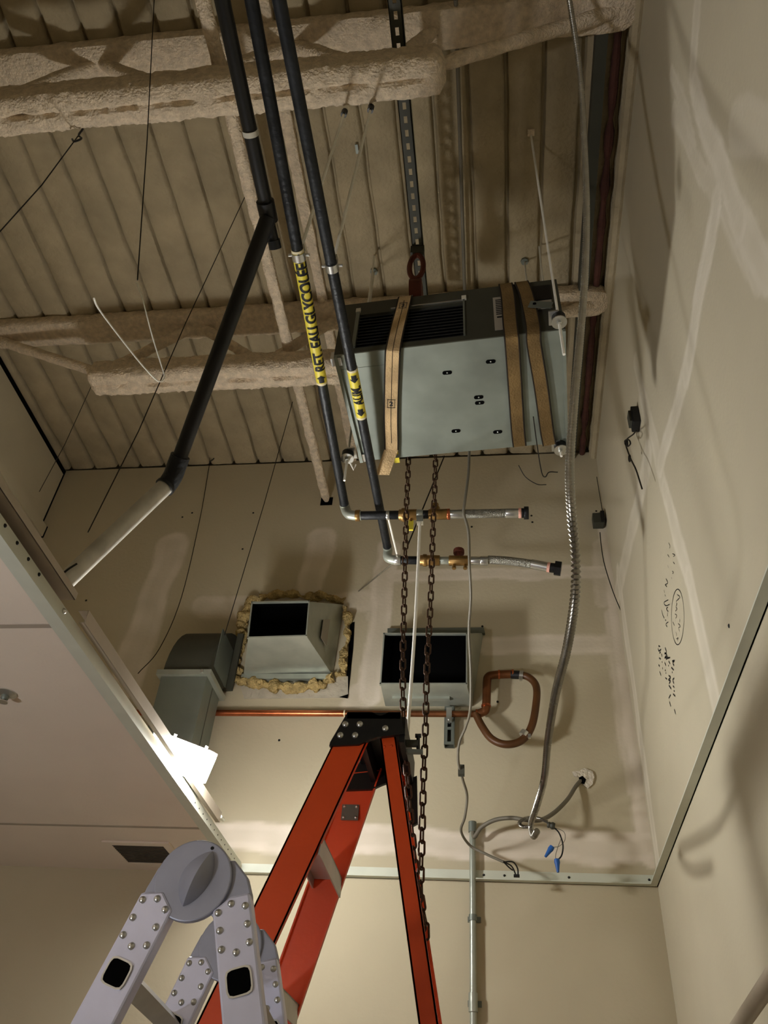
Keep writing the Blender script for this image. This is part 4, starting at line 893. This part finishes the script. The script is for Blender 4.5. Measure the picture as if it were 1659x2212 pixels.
# ------------------------------------------------------------------ folding aluminium ladder
YA = 1.42
def zz(x, y, dy=0.0): return w(x*.42194, 1600+y*.42194, Y=YA)+np.array((0, dy, 0))       # x, y read off the enlarged detail
P0 = zz(805, 810); P1 = w(1030*.42194, 1600+1135*.42194, Z=P0[2]); SH = P1-P0
al = thing('folding_ladder', 'silver folding ladder with round riveted hinges at the lower left', 'ladder', (P0[0], P0[1]+.2, 0))
TH = .028
def plate(mb, pts, th, dy=0.0):
    P = [zz(*p, dy) for p in pts]; return mb.prism(P, (0, th, 0))
legs = {'l': dict(tl=(722, 775), tr=(835, 770), tr2=(882, 868), bl=(345, 1450), br=(592, 1450), hole=(600, 1190), riv=((805, 810), (730, 815), (845, 865), (680, 905), (797, 955), (630, 995), (750, 1048), (672, 1052))),
        'r': dict(tl=(1085, 872), tr=(1180, 795), tr2=(1278, 775), bl=(1130, 1450), br=(1362, 1450), hole=(1225, 1235), riv=((1183, 835), (1255, 845), (1117, 882), (1265, 938), (1125, 973), (1275, 1032), (1133, 1070), (1208, 1085)))}
def down(a, b, z): t = (z-a[2])/(b[2]-a[2]); return a+(b-a)*t
for side in ('near', 'far'):
    off = np.zeros(3) if side == 'near' else SH
    for key, g in legs.items():
        if key == 'l': poly = [zz(*g['tl']), zz(*g['tr']), zz(*g['tr2'])]
        else: poly = [zz(*g['tl']), zz(*g['tr']), zz(*g['tr2'])]
        # rail edges: left edge from tl to bl, right edge from tr2 to br, continued to the floor
        L0, L1 = poly[0], zz(*g['bl']); R0, R1 = poly[2], zz(*g['br'])
        ax = nrm((L1+R1)/2-(L0+R0)/2); zend = 0.02
        wv = (R0-L0); wv = wv-ax*(wv@ax); wid = max(.062, np.linalg.norm(wv)); wv = nrm(wv)
        Lb = down(L0, L0+ax, zend); Rb = Lb+wv*wid; 
        mb = MB(); ring = [poly[0]+off, poly[1]+off, poly[2]+off, R0+off*1+ax*.02, Rb+off, Lb+off]
        mb.prism(ring, (0, TH, 0))
        rl = mb.build('rail', M['alum'], al, bevel=.004)
        for (x, y) in g['riv']:
            q = zz(x, y)+off
            MB().dome(q, (0, -1, 0), .0062, .0045, 12).build('rivet', M['chrome'], rl, True)
        hcn = zz(*g['hole'])+off; e1v = wv; e2v = ax
        def rr(sz_, dy):
            out = []
            for k in range(24):
                t = 2*math.pi*k/24; c_, s_ = math.cos(t), math.sin(t); f_ = (abs(c_)**5+abs(s_)**5)**(-.2)
                out.append(hcn+e1v*c_*f_*sz_+e2v*s_*f_*sz_+np.array((0, dy, 0)))
            return out
        o_, i_ = rr(.0212, -.003), rr(.0185, -.003); b_ = rr(.0212, .001); i2 = rr(.0185, .02)
        n = 24; mb = MB(); mb.add(o_+i_+b_+i2, [(k, (k+1) % n, n+(k+1) % n, n+k) for k in range(n)]+[(k, 2*n+k, 2*n+(k+1) % n, (k+1) % n) for k in range(n)]+[(n+k, n+(k+1) % n, 3*n+(k+1) % n, 3*n+k) for k in range(n)])
        mb.build('rung_rim', M['chrome'], rl, True)
        MB().prism(rr(.0188, -.0022), (0, .0012, 0)).build('rung_hole', M['void'], rl)
        if side == 'near':
            k = 0; c = hcn.copy()
            while c[2] > .25:
                a = c+np.array((0, TH, 0)); b = c+SH
                MB().tube([a, b], .0215, 4).build('rung', M['step'], al); c = c+ax*.28
        MB().box((Lb+Rb)/2+off+np.array((0, TH/2, .0)), (wid+.01, TH+.008, .05)).build('foot', M['black'], al)
    # hinge: two shoulder plates, the round disc and the leaf shaped lock knob
    cH = zz(985, 708)+off; rH = np.linalg.norm(zz(985, 708)-zz(1190, 690))
    circ = lambda r, dy, a0=0, a1=2*math.pi, n=40: [cH+np.array((r*math.cos(t), dy, r*math.sin(t))) for t in np.linspace(a0, a1, n, endpoint=(a1 < 6.28))]
    hg = MB().prism(circ(rH*.97, .0025), (0, .012, 0)).build('hinge_disc', M['alumdull'], al, bevel=.0025)
    sh = MB(); pts_ = [(1100, 600), (1195, 600), (1262, 690), (1282, 780), (1278, 900), (1085, 900), (1000, 800)]
    sh.prism([zz(*p)+off+np.array((0, .010, 0)) for p in pts_], (0, .014, 0)); sh.build('hinge_shoulder', M['alumdull'], al, bevel=.003)
    sh = MB(); pts_ = [(900, 560), (800, 640), (740, 740), (715, 790), (885, 875), (960, 820), (1000, 700)]
    sh.prism([zz(*p)+off+np.array((0, .010, 0)) for p in pts_], (0, .014, 0)); sh.build('hinge_shoulder', M['alumdull'], al, bevel=.003)
    if side == 'near':
        tip0, tip1 = zz(1085, 565), zz(935, 845); ax2 = nrm(tip1-tip0); L_ = np.linalg.norm(tip1-tip0); sd2 = nrm(np.cross(ax2, (0, 1, 0)))
        vs, fs = [], []
        nn_ = 16
        for i in range(nn_+1):
            t = i/nn_; wdt = .029*math.sin(math.pi*min(1, max(0, t)))**.75+.0015; hgt = .026*math.sin(math.pi*t)**.8+.001
            c = tip0+ax2*L_*t
            for (sx_, hy_) in ((-1, 0), (-.45, .62), (.15, 1), (.45, .7), (.75, 0)):
                vs.append(c+sd2*sx_*wdt+np.array((0, .002-hgt*hy_, 0)))
        for i in range(nn_):
            for k in range(4): fs.append((i*5+k, i*5+k+1, i*5+5+k+1, i*5+5+k))
        MB().add(vs, fs).build('lock_knob', M['alumdull'], hg, True)
        MB().cyl(zz(1085, 548)+np.array((0, .003, 0)), zz(1085, 548)+np.array((0, .0015, 0)), .003, 10).build('pin_hole', M['ink'], hg)
# ------------------------------------------------------------------ studs and lamp on the edge of the ceiling
def cstud(name, label, y0, y1, x, z, wdt=.06, dep=.035, cut=0):
    mb = MB(); mb.lim(x, x+.002, y0, y1, z, z+wdt); mb.lim(x-dep, x, y0, y1, z, z+.002); mb.lim(x-dep, x, y0, y1, z+wdt-.002, z+wdt)
    mb.lim(x-dep, x-dep+.002, y0, y1, z, z+.01)
    return tag(mb.build(name, M['studm']), label, 'stud', 'loose steel studs')
e_ = w(160, 1303, X=EDGE+.03)
st1 = thing('steel_stud', 'steel stud on the ceiling edge, ending left of the duct elbow', 'stud', (EDGE, e_[1], DROP+.016), 'loose steel studs')
mb = MB(); mb.lim(EDGE-.02, EDGE+.03, OPEN_Y, e_[1], DROP+.046, DROP+.0485); mb.lim(EDGE+.028, EDGE+.031, OPEN_Y, e_[1], DROP+.046, DROP+.066); mb.lim(EDGE-.022, EDGE-.02, OPEN_Y, e_[1], DROP+.017, DROP+.085)
mb.build('web', M['studm'], st1)
for sx, sy in ((2, 1157), (29, 1193), (54, 1227), (78, 1259)):
    p = w(sx, sy, X=EDGE+.006); MB().dome((EDGE+.004, p[1], DROP+.022), (1, 0, 0), .005, .004, 8).build('screw', M['ink'], trim3)
p = w(131, 1341, X=EDGE+.006); MB().dome((EDGE+.004, p[1], DROP+.02), (1, 0, 0), .008, .008, 8).build('screw_head', M['chrome'], trim3)
a = w(230, 1480, X=-1.03); b = w(478, 1757, X=-1.03)
st2 = thing('steel_stud', 'steel stud lying across the bright lamp beside the ceiling edge', 'stud', b, 'loose steel studs')
d = nrm(np.array((b[0], b[1], 0))-np.array((a[0], a[1], 0)))
mb = MB(); mb.lim(-1.031, -1.029, 1.66, b[1], DROP+.028, DROP+.066); mb.lim(-1.058, -1.03, 1.66, b[1], DROP+.064, DROP+.066); mb.lim(-1.045, -1.03, 1.66, b[1], DROP+.028, DROP+.030)
mb.build('web', M['studm'], st2)
MB().cyl((-1.03, b[1], DROP+.05), (-1.03, b[1]+.04, DROP+.052), .006, 8).build('end_screw', M['chrome'], st2)
la = thing('work_lamp', 'glowing white lamp lying on the edge of the ceiling', 'lamp', (-1.07, 2.52, DROP+.02))
tilt = math.radians(28); lx = nrm((.69, .72, 0)); nf0 = np.cross(lx, (0, 0, 1.0))        # nf0 looks into the opening
nf0 = nf0 if nf0[0] > 0 else -nf0
ly = nrm(nf0*math.cos(tilt)-np.array((0, 0, math.sin(tilt)))); lz = np.cross(lx, ly); lz = lz if lz[2] > 0 else -lz
c = np.array((-1.06, 2.535, 2.778)); ax3 = [lx, ly, lz]
MB().box(c+ly*.008, (.20, .096, .095), ax3).build('diffuser', emit('lamp_glow', (.99, .985, .96), LED_STRENGTH), la, bevel=.006)
MB().box(c-ly*.044, (.21, .008, .105), ax3).build('back_housing', M['galvdull'], la)
for s in (-1, 1):
    MB().box(c+lz*.05+ly*s*.034, (.21, .016, .008), ax3).build('frame_rail', M['chrome'], la)
    MB().box(c+lz*.05+lx*s*.101, (.010, .08, .010), ax3).build('frame_rail', M['chrome'], la)
for q in (-.06, .06):
    MB().cyl(c+lx*q+ly*.034+lz*.052, c+lx*q+ly*.034+lz*.066, .006, 8).build('frame_screw', M['chrome'], la)
# ------------------------------------------------------------------ ceiling vent and sprinkler
a, b_, c_, d_ = [w(*p, Z=DROP) for p in ((243, 1822), (352, 1818), (380, 1860), (278, 1864))]
vx0, vx1, vy0, vy1 = -1.50, -1.29, 3.13, 3.325
vt = thing('ceiling_vent', 'square ceiling vent with dark grille beside the back wall', 'vent', ((vx0+vx1)/2, (vy0+vy1)/2, DROP))
for (x0, x1, y0, y1) in ((vx0-.03, vx1+.03, vy0-.03, vy0), (vx0-.03, vx1+.03, vy1, vy1+.03), (vx0-.03, vx0, vy0, vy1), (vx1, vx1+.03, vy0, vy1)):
    MB().lim(x0, x1, y0, y1, DROP-.008, DROP-.0005).build('frame', M['soffit'], vt)
MB().lim(vx0, vx1, vy0, vy1, DROP-.0035, DROP-.0005).build('backing', M['dark'], vt)
for k in range(12):
    y = vy0+(k+.5)*(vy1-vy0)/12; MB().lim(vx0, vx1, y-.004, y+.004, DROP-.007, DROP-.004).build('vane', M['ventdark'], vt)
p = w(14, 1497, Z=DROP); sp = thing('sprinkler_head', 'small chrome sprinkler head in the ceiling at the left edge', 'sprinkler', p)
MB().lathe(p, (0, 0, -1), [(0, .03), (.003, .03), (.008, .02), (.01, .012)], 20).build('escutcheon', M['chrome'], sp, True)
MB().lathe(p, (0, 0, -1), [(.01, .012), (.018, .011), (.024, .006)], 12).build('body', M['galvdull'], sp, True)
MB().lathe(p, (0, 0, -1), [(.026, .005), (.027, .014), (.029, .014)], 14).build('deflector', M['chrome'], sp, True)
for s in (-1, 1): MB().tube([p+np.array((s*.006, 0, -.02)), p+np.array((s*.012, 0, -.027)), p+np.array((s*.004, 0, -.027))], .002, 6).build('frame_arm', M['chrome'], sp, True)
# grey rail at the lower right
zr = 2.06; a = w(1659, 2125, X=RIGHT-.06); b = w(1600, 2212, X=RIGHT-.06); d = nrm(b-a)
tag(MB().cyl(a-d*.8, b+d*.35, .018, 16).build('wall_rail', M['studm'], None, True), 'grey round rail by the right wall at the bottom right corner', 'rail')
# ------------------------------------------------------------------ unseen fill lamp on a tripod, added to brighten the ceiling underside
fl_ = np.array((-2.0, -.4, 1.0)); nf = nrm((.2, -.05, .97)); sx_ = np.array((1.0, 0, 0)); ux_ = np.cross(nf, sx_)
rl = thing('fill_lamp', 'added fill lamp on a tripod, out of view, turned up at the ceiling', 'lamp', (fl_[0], fl_[1], 0))
MB().box(fl_, (.30, .24, .05), [sx_, ux_, nf]).build('housing', M['yellow'], rl)
MB().box(fl_+nf*.028, (.27, .21, .006), [sx_, ux_, nf]).build('diffuser', emit('fill_lamp_glow', (.97, .97, 1.0), FILL_LAMP), rl)
MB().cyl(fl_-np.array((0, 0, .03)), (fl_[0], fl_[1], .35), .014, 10).build('pole', M['black'], rl)
for k in range(3):
    a = 2*math.pi*k/3+.4; MB().cyl((fl_[0], fl_[1], .5), (fl_[0]+.4*math.cos(a), fl_[1]+.4*math.sin(a), .012), .011, 8).build('leg', M['black'], rl)
